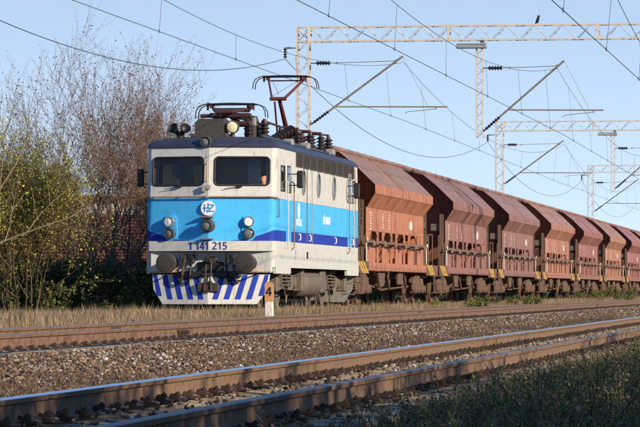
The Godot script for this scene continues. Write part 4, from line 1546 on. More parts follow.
func loco_bogies(o: Node3D) -> void:
	for s in [1.0, -1.0]:
		var b := Node3D.new()
		b.name = "bogie"
		o.add_child(b, true)
		b.position = Vector3(0, 0, s * 3.95)
		for sx in [-1.0, 1.0]:
			for za in [-1.35, 1.35]:
				var w := S()
				wheel(w, Vector3(sx * 0.76, 0.625, za), sx, 0.625)
				part("wheel", w, M.bogie, b)
				var ab := S()
				bbox(ab, Vector3(sx * 1.12, 0.62, za), Vector3(0.26, 0.34, 0.42), 0.04)
				lathe(ab, Vector3(sx * 1.22, 0.62, za), Vector3(sx, 0, 0), [[0.16, 0.0], [0.15, 0.07], [0.06, 0.09], [0.0, 0.09]], 14)
				part("axle_box", ab, M.bogie, b)
				for q in [-0.36, 0.36]:
					var sp := S()
					spring(sp, Vector3(sx * 1.14, 0.50, za + q), 0.36, 0.085, 5)
					tube(sp, Vector3(sx * 1.14, 0.44, za + q), Vector3(sx * 1.14, 0.50, za + q), 0.12, 0.12, 10)
					part("axle_spring", sp, M.bogie, b)
				var sd := S()
				bbox(sd, Vector3(sx * 1.25, 0.68, za + signf(za) * 0.68), Vector3(0.26, 0.56, 0.34), 0.03)
				part("sand_box", sd, M.bogie, b)
				var bk := S()
				path(bk, [Vector3(sx * 0.95, 0.8, za + signf(za) * 0.74), Vector3(sx * 0.95, 0.35, za + signf(za) * 0.72), Vector3(sx * 0.95, 0.12, za + signf(za) * 0.55)], 0.03, 6)
				bbox(bk, Vector3(sx * 0.95, 0.46, za + signf(za) * 0.70), Vector3(0.14, 0.34, 0.1), 0.03)
				part("brake_gear", bk, M.bogie, b)
			var fr := S()
			prism(fr, [Vector2(-2.1, 0.92), Vector2(-2.1, 0.80), Vector2(-0.75, 0.74), Vector2(-0.5, 0.46), Vector2(0.5, 0.46), Vector2(0.75, 0.74), Vector2(2.1, 0.80), Vector2(2.1, 0.92), Vector2(0.8, 0.98), Vector2(-0.8, 0.98)], -0.07, 0.07, Transform3D(Basis(Vector3(0, 0, 1), Vector3.UP, Vector3(-1, 0, 0)), Vector3(sx * 1.08, 0, 0)))
			part("side_frame", fr, M.bogie, b)
			var dm := S()
			tube(dm, Vector3(sx * 1.22, 0.52, -0.45), Vector3(sx * 1.22, 0.95, 0.25), 0.05, 0.05, 8)
			spring(dm, Vector3(sx * 1.2, 0.55, 0.0), 0.42, 0.13, 5)
			spring(dm, Vector3(sx * 1.2, 0.55, 0.4), 0.42, 0.13, 5)
			part("damper", dm, M.bogie, b)
		var ax := S()
		for za in [-1.35, 1.35]:
			tube(ax, Vector3(-0.7, 0.625, za), Vector3(0.7, 0.625, za), 0.1, 0.1, 10)
			lathe(ax, Vector3(-0.45, 0.62, za - signf(za) * 0.3), Vector3(1, 0, 0), [[0.0, 0.0], [0.42, 0.02], [0.42, 0.88], [0.0, 0.9]], 14)
		part("traction_motor", ax, M.bogie, b)
	# transformer tank and reservoirs between the bogies
	var tk := S()
	bbox(tk, Vector3(0, 0.62, 0.35), Vector3(2.35, 0.66, 2.0), 0.08)
	part("transformer_tank", tk, M.bogie, o)
	for sx in [-1.0, 1.0]:
		var tn := S()
		lathe(tn, Vector3(sx * 1.16, 0.60, -0.95), Vector3(0, 0, 1), [[0.0, 0.0], [0.18, 0.03], [0.31, 0.16], [0.31, 2.54], [0.18, 2.67], [0.0, 2.70]], 22, false)
		for q in [0.5, 1.3, 2.1]:
			lathe(tn, Vector3(sx * 1.16, 0.60, -0.95 + q), Vector3(0, 0, 1), [[0.31, 0.0], [0.325, 0.005], [0.325, 0.07], [0.31, 0.075]], 22)
		part("air_reservoir", tn, M.bogie, o)
		var bx := S()
		bbox(bx, Vector3(sx * 1.2, 0.66, -1.55), Vector3(0.4, 0.6, 0.8), 0.04)
		part("battery_box", bx, M.bogie, o)
		var st := S()
		for q in [6.85, -6.85]:
			for yy in [0.32, 0.62]:
				box(st, Vector3(sx * 1.32, yy, q), Vector3(0.3, 0.03, 0.42))
			for zz in [-0.2, 0.2]:
				box(st, Vector3(sx * 1.2, 0.6, q + zz), Vector3(0.03, 0.6, 0.03))
		part("cab_step", st, M.bogie, o)

func make_driver(base: Vector3) -> void:
	var sk := Color(0.52, 0.27, 0.17)
	var sh := Color(0.55, 0.55, 0.53)
	var tr := Color(0.03, 0.035, 0.05)
	var hair := Color(0.10, 0.06, 0.035)
	var bones := [
		[Vector3(0, 0.0, 0), Vector3(0, 0.38, 0.06), 0.15, 0.16, sh], [Vector3(-0.15, 0.42, 0.07), Vector3(0.15, 0.42, 0.07), 0.085, 0.085, sh],
		[Vector3(0, 0.45, 0.08), Vector3(0, 0.55, 0.11), 0.055, 0.055, sk], [Vector3(0, 0.63, 0.12), Vector3(0, 0.70, 0.11), 0.075, 0.085, sk], [Vector3(0, 0.62, 0.19), Vector3(0, 0.635, 0.215), 0.018, 0.014, sk],
		[Vector3(-0.20, 0.41, 0.07), Vector3(-0.25, 0.16, 0.20), 0.06, 0.048, sh], [Vector3(-0.25, 0.16, 0.20), Vector3(-0.16, 0.20, 0.44), 0.046, 0.034, sh], [Vector3(-0.16, 0.20, 0.44), Vector3(-0.13, 0.22, 0.54), 0.036, 0.026, sk],
		[Vector3(0.20, 0.41, 0.07), Vector3(0.25, 0.16, 0.20), 0.06, 0.048, sh], [Vector3(0.25, 0.16, 0.20), Vector3(0.16, 0.20, 0.44), 0.046, 0.034, sh], [Vector3(0.16, 0.20, 0.44), Vector3(0.13, 0.22, 0.54), 0.036, 0.026, sk],
		[Vector3(-0.09, -0.03, 0), Vector3(-0.11, 0.02, 0.42), 0.10, 0.07, tr], [Vector3(0.09, -0.03, 0), Vector3(0.11, 0.02, 0.42), 0.10, 0.07, tr], [Vector3(-0.11, 0.02, 0.42), Vector3(-0.11, -0.36, 0.40), 0.065, 0.045, tr], [Vector3(0.11, 0.02, 0.42), Vector3(0.11, -0.36, 0.40), 0.065, 0.045, tr]]
	for f in 4:
		for sx in [-1.0, 1.0]:
			bones.append([Vector3(sx * (0.13 - 0.03 + f * 0.018), 0.22, 0.54), Vector3(sx * (0.12 - 0.03 + f * 0.018), 0.205, 0.60), 0.010, 0.008, sk])
	var st := blob(bones, 0.022, 55.0)
	var d := part("person", st, M.figure)
	d.position = base + Vector3(1.04, 2.40, 6.06)
	tag(d, "train driver in a pale shirt sitting behind the right windscreen", "person")
	var hs := blob([[Vector3(0, 0.73, 0.07), Vector3(0, 0.755, 0.10), 0.075, 0.07, hair], [Vector3(0, 0.65, 0.05), Vector3(0, 0.72, 0.055), 0.055, 0.07, hair]], 0.018, 60.0)
	part("hair", hs, M.figure, d)

# ---------------------------------------------------------------- hopper wagons (local: origin at rail level in the middle)
func wagon_bogie(o: Node3D, zc: float) -> void:
	var b := Node3D.new()
	b.name = "bogie"
	o.add_child(b, true)
	b.position = Vector3(0, 0, zc)
	for sx in [-1.0, 1.0]:
		for za in [-0.95, 0.95]:
			var w := S()
			wheel(w, Vector3(sx * 0.76, 0.46, za), sx, 0.46)
			part("wheel", w, M.rusty_iron, b)
			var ab := S()
			bbox(ab, Vector3(sx * 1.04, 0.46, za), Vector3(0.28, 0.26, 0.30), 0.04)
			lathe(ab, Vector3(sx * 1.16, 0.46, za), Vector3(sx, 0, 0), [[0.13, 0.0], [0.12, 0.06], [0.0, 0.075]], 12)
			part("axle_box", ab, M.rusty_iron, b)
			for q in [-0.24, 0.24]:
				var sp := S()
				tube(sp, Vector3(sx * 1.04, 0.44, za + q), Vector3(sx * 1.04, 0.70, za + q), 0.075, 0.075, 9)
				for h in 4:
					tube(sp, Vector3(sx * 1.04, 0.46 + h * 0.06, za + q), Vector3(sx * 1.04, 0.485 + h * 0.06, za + q), 0.095, 0.095, 9)
				part("axle_spring", sp, M.rusty_iron, b)
		var fr := S()
		prism(fr, [Vector2(-1.45, 0.78), Vector2(-1.45, 0.68), Vector2(-0.65, 0.66), Vector2(-0.45, 0.34), Vector2(0.45, 0.34), Vector2(0.65, 0.66), Vector2(1.45, 0.68), Vector2(1.45, 0.78), Vector2(0.6, 0.90), Vector2(-0.6, 0.90)], -0.06, 0.06, Transform3D(Basis(Vector3(0, 0, 1), Vector3.UP, Vector3(-1, 0, 0)), Vector3(sx * 1.02, 0, 0)))
		part("side_frame", fr, M.rusty_iron, b)
		var bk := S()
		for za in [-1.46, 1.46]:
			bbox(bk, Vector3(sx * 0.78, 0.48, za), Vector3(0.12, 0.34, 0.08), 0.02)
			tube(bk, Vector3(sx * 0.85, 0.85, za * 0.98), Vector3(sx * 0.85, 0.40, za), 0.025, 0.025, 6)
		part("brake_block", bk, M.rusty_iron, b)
	var ax := S()
	for za in [-0.95, 0.95]:
		tube(ax, Vector3(-0.7, 0.46, za), Vector3(0.7, 0.46, za), 0.08, 0.08, 8)
	box(ax, Vector3(0, 0.66, 0), Vector3(2.0, 0.24, 0.4))
	part("bolster", ax, M.rusty_iron, b)

func loft(st: SurfaceTool, pr: Array, sx: float) -> void:
	# pr: rows of [x, y, half length]; strips between neighbouring rows
	st.set_smooth_group(-1)
	for i in pr.size() - 1:
		var a: Array = pr[i]
		var b: Array = pr[i + 1]
		var n := Vector3(sx * (a[1] - b[1] + 0.001), b[0] - a[0], 0)
		quad(st, Vector3(sx * a[0], a[1], -a[2]), Vector3(sx * a[0], a[1], a[2]), Vector3(sx * b[0], b[1], b[2]), Vector3(sx * b[0], b[1], -b[2]), n)

func make_wagon() -> Node3D:
	var o := thing("hopper_wagon", Vector3(T3, 0, -111.3), "", "wagon", "rust brown hopper wagons of the train")
	var P0: Material = M.wagon_paint_0
	var TP: Material = M.wagon_top_0
	for sx in [1.0, -1.0]:
		var st := S()
		loft(st, [[0.49, 4.36, 7.45], [0.92, 4.02, 7.42], [1.50, 3.45, 7.38]], sx)
		part("upper_sheet", st, TP, o)
		st = S()
		loft(st, [[1.50, 3.45, 7.38], [1.52, 3.44, 7.38], [1.52, 3.18, 7.32], [1.50, 3.17, 7.32]], sx)
		part("side_band", st, P0, o)
		st = S()
		loft(st, [[1.50, 3.17, 7.32], [1.24, 2.80, 7.06]], sx)
		part("lower_slope", st, P0, o)
		# seam ribs on the sheets
		for zz in [0.9]:
			st = S()
			var rb := [[0.49, 4.372], [0.925, 4.03], [1.535, 3.452], [1.535, 3.168], [1.25, 2.80]]
			for i in 4:
				var a := Vector3(sx * rb[i][0], rb[i][1], zz)
				var b := Vector3(sx * rb[i + 1][0], rb[i + 1][1], zz)
				var f := frame_of(b - a)
				box(st, (a + b) / 2, Vector3(0.05, (b - a).length(), 0.05), Basis(Vector3.BACK, (b - a).normalized(), Vector3.BACK.cross((b - a).normalized())))
			part("seam_rib", st, TP, o)
		# lower wall with discharge openings
		var X: float = sx * 1.22
		st = S()
		bbox(st, Vector3(X, 2.465, 0), Vector3(0.04, 0.67, 14.12), 0.01)
		bbox(st, Vector3(X, 1.68, 6.72), Vector3(0.04, 0.899, 0.70), 0.01)
		bbox(st, Vector3(X, 1.68, -6.27), Vector3(0.04, 0.899, 1.58), 0.01)
		part("side_wall", st, P0, o)
		var z := 6.37
		for i in 4:
			var dz := 1.72
			st = S()
			bbox(st, Vector3(X - sx * 0.055, 1.46, z - dz / 2), Vector3(0.04, 0.46, dz - 0.1), 0.01)
			bbox(st, Vector3(X - sx * 0.05, 1.70, z - dz / 2), Vector3(0.05, 0.05, dz - 0.1), 0.01)
			part("discharge_door", st, P0, o)
			st = S()
			for e in [-1.0, 1.0]:
				prism(st, [Vector2(0, 0), Vector2(e * 0.36, 0), Vector2(0, -0.16)], -0.018, 0.018, Transform3D(Basis(Vector3(0, 0, 1), Vector3.UP, Vector3(-1, 0, 0)), Vector3(X, 2.131, z - dz / 2 - e * dz / 2)))
			part("arch_plate", st, P0, o)
			z -= dz
			if i < 3:
				for q in [0.16, 1.36]:
					st = S()
					bbox(st, Vector3(X, 1.68, z - q), Vector3(0.038, 0.898, 0.32), 0.01)
					part("wall_post", st, P0, o)
				z -= 1.52
		st = S()
		bbox(st, Vector3(sx * 1.25, 1.11, 0), Vector3(0.14, 0.24, 19.3), 0.015)
		bbox(st, Vector3(sx * 1.31, 1.11, 2.2), Vector3(0.06, 0.2, 0.5), 0.01)
		part("sole_bar", st, P0, o)
		# pneumatic pipe with brackets and levers
		st = S()
		tube(st, Vector3(sx * 1.42, 1.80, 8.6), Vector3(sx * 1.42, 1.80, -6.3), 0.032, 0.032, 7)
		part("control_pipe", st, M.wagon_pipe, o)
		for i in 6:
			st = S()
			bbox(st, Vector3(sx * 1.33, 1.80, 6.9 - i * 2.55), Vector3(0.24, 0.14, 0.12), 0.02)
			bbox(st, Vector3(sx * 1.42, 1.76, 6.9 - i * 2.55), Vector3(0.09, 0.15, 0.30), 0.03)
			part("pipe_bracket", st, M.wagon_pipe, o)
		for zz in [8.55, -6.3]:
			st = S()
			tube(st, Vector3(sx * 1.42, 1.86, zz), Vector3(sx * 1.42, 1.25, zz), 0.02, 0.02, 6)
			lathe(st, Vector3(sx * 1.44, 1.84, zz), Vector3(sx, 0, 0), [[0.0, 0.0], [0.07, 0.0], [0.07, 0.03], [0.0, 0.03]], 10)
			part("release_lever", st, M.mark_white, o)
		# warning stripes at both ends of the sole bar
		for s in [1.0, -1.0]:
			st = S()
			bbox(st, Vector3(sx * 1.31, 1.08, s * 8.5), Vector3(0.03, 0.34, 2.5), 0.008)
			var pl := part("end_plate", st, M.rusty_iron, o)
			for i in 3:
				st = S()
				prism(st, [Vector2(0.35, -0.165), Vector2(0.72, -0.165), Vector2(-0.35, 0.165), Vector2(-0.72, 0.165)], 0.0, 0.004, Transform3D(Basis(Vector3(0, 0, -sx), Vector3.UP, Vector3(sx, 0, 0)), Vector3(sx * 1.3255, 1.08, s * 8.5 - sx * (i - 1) * 0.52)))
				part("warning_stripe", st, M.warning_yellow, pl)
			# end posts, ladder, handrail
			st = S()
			for zz in [7.5, 8.2]:
				box(st, Vector3(sx * 1.18, 2.1, s * zz), Vector3(0.06, 1.8, 0.06))
			for i in 6:
				box(st, Vector3(sx * 1.18, 1.42 + i * 0.26, s * 7.85), Vector3(0.03, 0.03, 0.70))
			part("ladder", st, M.rusty_iron, o)
			st = S()
			path(st, [Vector3(sx * 1.25, 1.24, s * 9.5), Vector3(sx * 1.25, 2.25, s * 9.5), Vector3(sx * 1.25, 2.25, s * 8.4), Vector3(sx * 1.25, 1.24, s * 8.4)], 0.022, 6)
			part("end_handrail", st, M.rusty_iron, o)
			st = S()
			prism(st, [Vector2(6.2, 1.24), Vector2(7.06, 2.80), Vector2(6.2, 2.80)], sx * 1.18 - 0.02, sx * 1.18 + 0.02, Transform3D(Basis(Vector3(0, 0, s), Vector3.UP, Vector3(1, 0, 0)), Vector3.ZERO))
			# white lettering blocks, too small to read
			if s > 0:
				var rows := [[6.2, 7, 0.34], [3.4, 6, 0.22], [1.9, 6, 0.22]]
				for r in rows:
					for i in r[1]:
						st = S()
						box(st, Vector3(sx * 1.2425, 2.66 - i * 0.078, sx * r[0] + R.randf_range(-0.05, 0.05)), Vector3(0.004, 0.036, r[2] * R.randf_range(0.6, 1.3)))
						part("stencil_mark", st, M.mark_white, o)
		st = S()
		var e0 := Vector3(sx * 1.242, 2.44, -sx * 3.6)
		box(st, e0 + Vector3(sx * 0.001, 0, 0), Vector3(0.004, 0.17, 0.80))
		box(st, e0 + Vector3(sx * 0.002, 0, 0), Vector3(0.0042, 0.30, 0.42))
		part("wagon_emblem", st, M.mark_white, o)
		# corner of the hopper end, buffer, steps
		for s in [1.0, -1.0]:
			st = S()
			lathe(st, Vector3(sx * 0.875, 1.06, s * 9.72), Vector3(0, 0, s), [[0.14, 0.0], [0.12, 0.05], [0.12, 0.34], [0.09, 0.34], [0.09, 0.58], [0.21, 0.60], [0.225, 0.64], [0.0, 0.67]], 16)
			part("buffer", st, M.buffer_steel, o)
			st = S()
			for yy in [0.35, 0.65]:
				box(st, Vector3(sx * 1.3, yy, s * 9.2), Vector3(0.22, 0.03, 0.4))
			for q in [-0.19, 0.19]:
				box(st, Vector3(sx * 1.36, 0.64, s * 9.2 + q), Vector3(0.03, 0.62, 0.03))
			part("foot_step", st, M.rusty_iron, o)
	# ends of the hopper
	for s in [1.0, -1.0]:
		var st := S()
		st.set_smooth_group(-1)
		var rows := [[0.485, 4.35, 7.35], [0.91, 4.02, 7.05], [1.48, 3.45, 6.5], [1.48, 3.17, 6.25], [1.22, 2.80, 5.95], [1.17, 1.9, 5.4], [1.17, 1.24, 5.0]]
		for i in rows.size() - 1:
			var a: Array = rows[i]
			var b: Array = rows[i + 1]
			quad(st, Vector3(-a[0], a[1], s * a[2]), Vector3(a[0], a[1], s * a[2]), Vector3(b[0], b[1], s * b[2]), Vector3(-b[0], b[1], s * b[2]), Vector3(0, 0, s))
		part("end_wall", st, P0, o)
		st = S()
		bbox(st, Vector3(0, 1.22, s * 8.5), Vector3(2.3, 0.06, 2.4), 0.01)
		bbox(st, Vector3(0, 1.06, s * 9.66), Vector3(2.6, 0.36, 0.12), 0.02)
		part("end_platform", st, P0, o)
		st = S()
		bbox(st, Vector3(0, 1.78, s * 8.35), Vector3(1.5, 1.05, 1.0), 0.04)
		part("valve_cabinet", st, M.rusty_iron, o)
		st = S()
		tube(st, Vector3(-0.55, 1.24, s * 8.6), Vector3(-0.55, 2.3, s * 8.6), 0.05, 0.05, 8)
		lathe(st, Vector3(-0.55, 2.3, s * 8.6), Vector3.UP, [[0.0, 0.0], [0.04, 0.02], [0.25, 0.02], [0.25, 0.05], [0.0, 0.05]], 14)
		part("hand_brake", st, M.rusty_iron, o)
		st = S()
		bbox(st, Vector3(1.0, 2.55, s * 8.0), Vector3(0.34, 0.24, 0.3), 0.02)
		part("lamp_box", st, M.bogie, o)
		st = S()
		bbox(st, Vector3(0, 1.05, s * 9.85), Vector3(0.16, 0.16, 0.3), 0.03)
		path(st, [Vector3(0, 1.05, s * 9.98), Vector3(0, 0.8, s * 10.2), Vector3(0, 1.0, s * 10.4)], 0.04, 7)
		path(st, [Vector3(0.4, 1.0, s * 9.7), Vector3(0.42, 0.6, s * 9.98), Vector3(0.3, 0.5, s * 10.2)], 0.03, 6)
		part("coupling", st, M.rusty_iron, o)
		wagon_bogie(o, s * 6.9)
	# roof: loading lid, rails, walkway
	var st := S()
	bbox(st, Vector3(0, 4.38, 0), Vector3(0.98, 0.06, 19.8), 0.015)
	part("loading_lid", st, TP, o)
	for sx in [-1.0, 1.0]:
		st = S()
		bbox(st, Vector3(sx * 0.47, 4.44, 0), Vector3(0.10, 0.10, 20.2), 0.02)
		part("lid_rail", st, TP, o)
		for i in 9:
			st = S()
			bbox(st, Vector3(sx * 0.40, 4.46, -7.0 + i * 1.75), Vector3(0.22, 0.09, 0.16), 0.015)
			part("lid_clamp", st, TP, o)
	# dark inner hopper, centre sill, air tank, brake rods
	st = S()
	for sx in [-1.0, 1.0]:
		quad(st, Vector3(sx * 1.15, 2.78, -7.0), Vector3(sx * 1.15, 2.78, 7.0), Vector3(sx * 0.12, 1.1, 5.0), Vector3(sx * 0.12, 1.1, -5.0), Vector3(sx, -0.4, 0))
	part("inner_hopper", st, P0, o)
	st = S()
	bbox(st, Vector3(0, 1.0, 0), Vector3(0.5, 0.3, 19.2), 0.02)
	part("centre_sill", st, M.rusty_iron, o)
	st = S()
	lathe(st, Vector3(0.5, 0.72, -2.6), Vector3(0, 0, 1), [[0.0, 0.0], [0.15, 0.03], [0.24, 0.12], [0.24, 1.5], [0.15, 1.6], [0.0, 1.62]], 16)
	part("air_reservoir", st, M.rusty_iron, o)
	for sx in [-1.0, 1.0]:
		st = S()
		prism(st, [Vector2(-0.9, 0.98), Vector2(0.9, 0.98), Vector2(0.45, 0.55), Vector2(-0.45, 0.55)], -0.03, 0.03, Transform3D(Basis(Vector3(0, 0, 1), Vector3.UP, Vector3(-1, 0, 0)), Vector3(sx * 1.15, 0, 3.2)))
		bbox(st, Vector3(sx * 1.15, 0.8, -1.4), Vector3(0.1, 0.4, 1.0), 0.02)
		path(st, [Vector3(sx * 1.0, 0.6, 5.2), Vector3(sx * 1.0, 0.45, 2.0), Vector3(sx * 1.0, 0.55, -4.8)], 0.03, 6)
		tube(st, Vector3(sx * 1.05, 0.98, 1.0), Vector3(sx * 1.05, 0.48, 0.4), 0.04, 0.04, 6)
		tube(st, Vector3(sx * 1.05, 0.98, -3.2), Vector3(sx * 1.05, 0.5, -3.9), 0.04, 0.04, 6)
		part("brake_linkage", st, M.rusty_iron, o)
	return o

func make_wagons() -> void:
	var proto := make_wagon()
	var labels := ["orange brown hopper wagon coupled directly behind the locomotive", "purplish brown hopper wagon, second behind the locomotive", "dull brown hopper wagon, third behind the locomotive", "lighter brown hopper wagon, fourth behind the locomotive", "reddish hopper wagon, fifth behind the locomotive", "pale brown hopper wagon, sixth behind the locomotive", "purplish hopper wagon, seventh behind the locomotive, at the right edge", "last visible hopper wagon, eighth behind the locomotive"]
	for i in range(7, -1, -1):
		var o: Node3D = proto
		if i > 0:
			o = proto.duplicate()
			o.name = "hopper_wagon_%03d" % i
			add_child(o)
		o.position.z = -111.3 - 20.85 * i
		o.set_meta("label", labels[i])
		for c in o.get_children():
			if c is MeshInstance3D:
				if c.material_override == M.wagon_paint_0:
					c.material_override = M["wagon_paint_%d" % i]
				elif c.material_override == M.wagon_top_0:
					c.material_override = M["wagon_top_%d" % i]

# ---------------------------------------------------------------- background houses
func make_background() -> void:
	var a := thing("house", Vector3(-33.0, -0.6, -152.0), "low house with a red tiled roof glimpsed behind the bare tree", "house")
	var st := S()
	box(st, Vector3(0, 1.2, 0), Vector3(20, 2.4, 8))
	part("wall", st, M.brick, a)
	st = S()
	for s in [1.0, -1.0]:
		quad(st, Vector3(-10.4, 2.3, s * 4.5), Vector3(10.4, 2.3, s * 4.5), Vector3(10.4, 4.2, 0), Vector3(-10.4, 4.2, 0), Vector3(0, 1, s))
		for i in 14:
			var t := i / 14.0
			box(st, Vector3(0, lerpf(2.3, 4.2, t) + 0.03, s * lerpf(4.5, 0, t)), Vector3(20.8, 0.05, 0.2))
	var rf := part("roof", st, M.tile_roof, a)
	st = S()
	bbox(st, Vector3(4.5, 4.2, -0.6), Vector3(0.6, 1.0, 0.6), 0.03)
	part("chimney", st, M.brick, rf)
	var b := thing("house", Vector3(-37.0, -0.6, -176.0), "white plastered house standing behind the red roofed one", "house", "", 0.0)
	st = S()
	box(st, Vector3(0, 2.65, 0), Vector3(22, 5.3, 9))
	part("wall", st, M.plaster, b)
	for i in 9:
		for r in [1.3, 4.1]:
			st = S()
			box(st, Vector3(-9.6 + i * 2.4, r, 4.52), Vector3(1.1, 1.1, 0.06))
			var w := part("window", st, M.steel_grey, b)
			st = S()
			box(st, Vector3(-9.6 + i * 2.4, r, 4.56), Vector3(0.9, 0.9, 0.02))
			part("pane", st, M.dark_glass, w)
	st = S()
	box(st, Vector3(0, 5.38, 0), Vector3(22.6, 0.16, 9.6))
	part("roof", st, M.tile_roof, b)

# ---------------------------------------------------------------- plants
func grow(tw: Cloth, fine: Cloth, lf: Cloth, p: Vector3, d: Vector3, length: float, r: float, depth: int, up: float, bark: Vector3, leafc: Array, leafn: float, leafs: float) -> void:
	var n := 3
	var q := p
	var dd := d
	var rr := r
	for i in n:
		dd = (dd + rv() * 0.16 + Vector3(0, up, 0)).normalized()
		var r2 := rr * 0.84
		var step := dd * length / n
		(tw if rr > 0.016 else fine).stick(q, step, rr, r2, vary(bark, 0.25))
		q += step
		rr = r2
		if depth > 0:
			var kids := 1 if i < 2 else 2
			if i > 0 and R.randf() < 0.3:
				kids += 1
			for k in kids:
				var nd := (dd + rv() * 0.68).normalized()
				grow(tw, fine, lf, q, nd, length * R.randf_range(0.55, 0.78), maxf(rr * 0.62, 0.004), depth - 1, up, bark, leafc, leafn, leafs)
		if depth <= (2 if leafn > 1.2 else 1) and leafn > 0.0 and (leafn < 1.25 or N1.get_noise_3d(q.x * 22.0, q.y * 22.0, q.z * 22.0) > -0.12):
			var m := int(leafn) + (1 if R.randf() < leafn - int(leafn) else 0)
			for j in m:
				var a := rv()
				var s := leafs * (0.5 + 1.1 * R.randf() * R.randf() + 0.3 * R.randf())
				var side := a.cross(rv()).normalized()
				lf.leaf(q - step * R.randf() + rv() * 0.06, a * s, side * s * 0.36, vary(leafc[R.randi() % leafc.size()], 0.35))

func woody(called: String, at: Vector3, label: String, category: String, group: String, stems: int, h: float, r: float, depth: int, spread: float, up: float, bark: Vector3, leafc: Array, leafn: float, leafs: float) -> Node3D:
	var o := thing(called, at, label, category, group)
	var tw := Cloth.new()
	var fine := Cloth.new()
	var lf := Cloth.new()
	for i in stems:
		var a := TAU * (i + R.randf()) / stems
		var d := Vector3(cos(a) * spread, 1.0, sin(a) * spread).normalized()
		grow(tw, fine, lf, Vector3(cos(a), 0, sin(a)) * 0.12 * stems * spread, d, h * R.randf_range(0.38, 0.52), r * R.randf_range(0.7, 1.1), depth, up, bark, leafc, leafn, leafs)
	if tw.v.size():
		pmesh("trunk", tw.mesh(), M.twigs, o)
	if fine.v.size():
		stuff(pmesh("twigs", fine.mesh(), M.twigs, o))
	if lf.v.size():
		pmesh("crown", lf.mesh(), M.leafy, o)
	return o

func bush_clump(stems: int, h: float, leaves: int, leafs: float, bark: Vector3, leafc: Array) -> ArrayMesh:
	var c := Cloth.new()
	for i in stems:
		var a := R.randf_range(0, TAU)
		var d := Vector3(cos(a) * R.randf_range(0.1, 0.9), 1.0, sin(a) * R.randf_range(0.1, 0.9)).normalized()
		var p := Vector3(cos(a), 0, sin(a)) * 0.05
		var L := h * R.randf_range(0.6, 1.15)
		for k in 4:
			var st := d * L / 4.0
			c.stick(p, st, 0.006 - k * 0.001, 0.005 - k * 0.001, vary(bark, 0.3))
			for j in int(leaves / 4.0):
				var ld := (rv() + Vector3(0, 0.2, 0)).normalized()
				var s := leafs * R.randf_range(0.6, 1.3)
				c.leaf(p + st * R.randf() + rv() * 0.03, ld * s, ld.cross(rv()).normalized() * s * 0.34, vary(leafc[R.randi() % leafc.size()], 0.35))
			p += st
			d = (d + rv() * 0.25 + Vector3(0, -0.12, 0)).normalized()
	return c.mesh()

func grass_clump(n: int, h: float, lean: float) -> ArrayMesh:
	var c := Cloth.new()
	for i in n:
		var a := R.randf_range(0, TAU)
		var p := Vector3(cos(a), 0, sin(a)) * R.randf_range(0.0, 0.09)
		var d := (Vector3(0, 1, 0) + rv() * lean).normalized() * h * R.randf_range(0.5, 1.15)
		var s := d.cross(rv()).normalized() * 0.0045
		var d2 := (d + rv() * 0.1).normalized() * d.length()
		c.leaf(p, d2, s, Color(1, 1, 1) * R.randf_range(0.75, 1.15))
	return c.mesh()

func grass_mix(cols: Array) -> ArrayMesh:
	var c := Cloth.new()
	for i in 34:
		var a := R.randf_range(0, TAU)
		var d := (Vector3(0, 1, 0) + rv() * 0.6).normalized() * R.randf_range(0.18, 0.5)
		c.leaf(Vector3(cos(a), 0, sin(a)) * R.randf_range(0.0, 0.14), d, d.cross(rv()).normalized() * 0.005, vary(cols[R.randi() % cols.size()] * 1.15, 0.35))
	return c.mesh()

func sow(called: String, meshes: Array, m: Material, n: int, zone: Callable, tones: Array, lo: float, hi: float, label: String, category: String) -> void:
	var xf := []
	var cl := []
	for k in meshes.size():
		xf.append([])
		cl.append([])
	for i in n:
		var p: Vector3 = zone.call()
		if p.y > 900.0:
			continue
		var k := R.randi() % meshes.size()
		var s := R.randf_range(lo, hi) * (1.0 + 0.45 * N1.get_noise_2d(p.x * 6.0 + 300.0, p.z * 5.0))
		if called == "undergrowth" or called == "dry_twigs":
			s *= clampf((p.x + 3.35) / 1.15, 0.40, 1.0)
		xf[k].append(Transform3D(Basis(Vector3.UP, R.randf_range(0, TAU)).scaled(Vector3(s, s * R.randf_range(0.75, 1.2), s)), p))
		cl[k].append(vary(tones[R.randi() % tones.size()], 0.28))
	for k in meshes.size():
		if xf[k].size():
			var o := scatter(called, meshes[k], m, xf[k], cl[k])
			stuff(o)
			tag(o, label, category, label)

func in_view(x: float, z: float, margin := 0.02) -> bool:
	return x > z * (0.231 + margin) and x < z * (0.057 - margin)

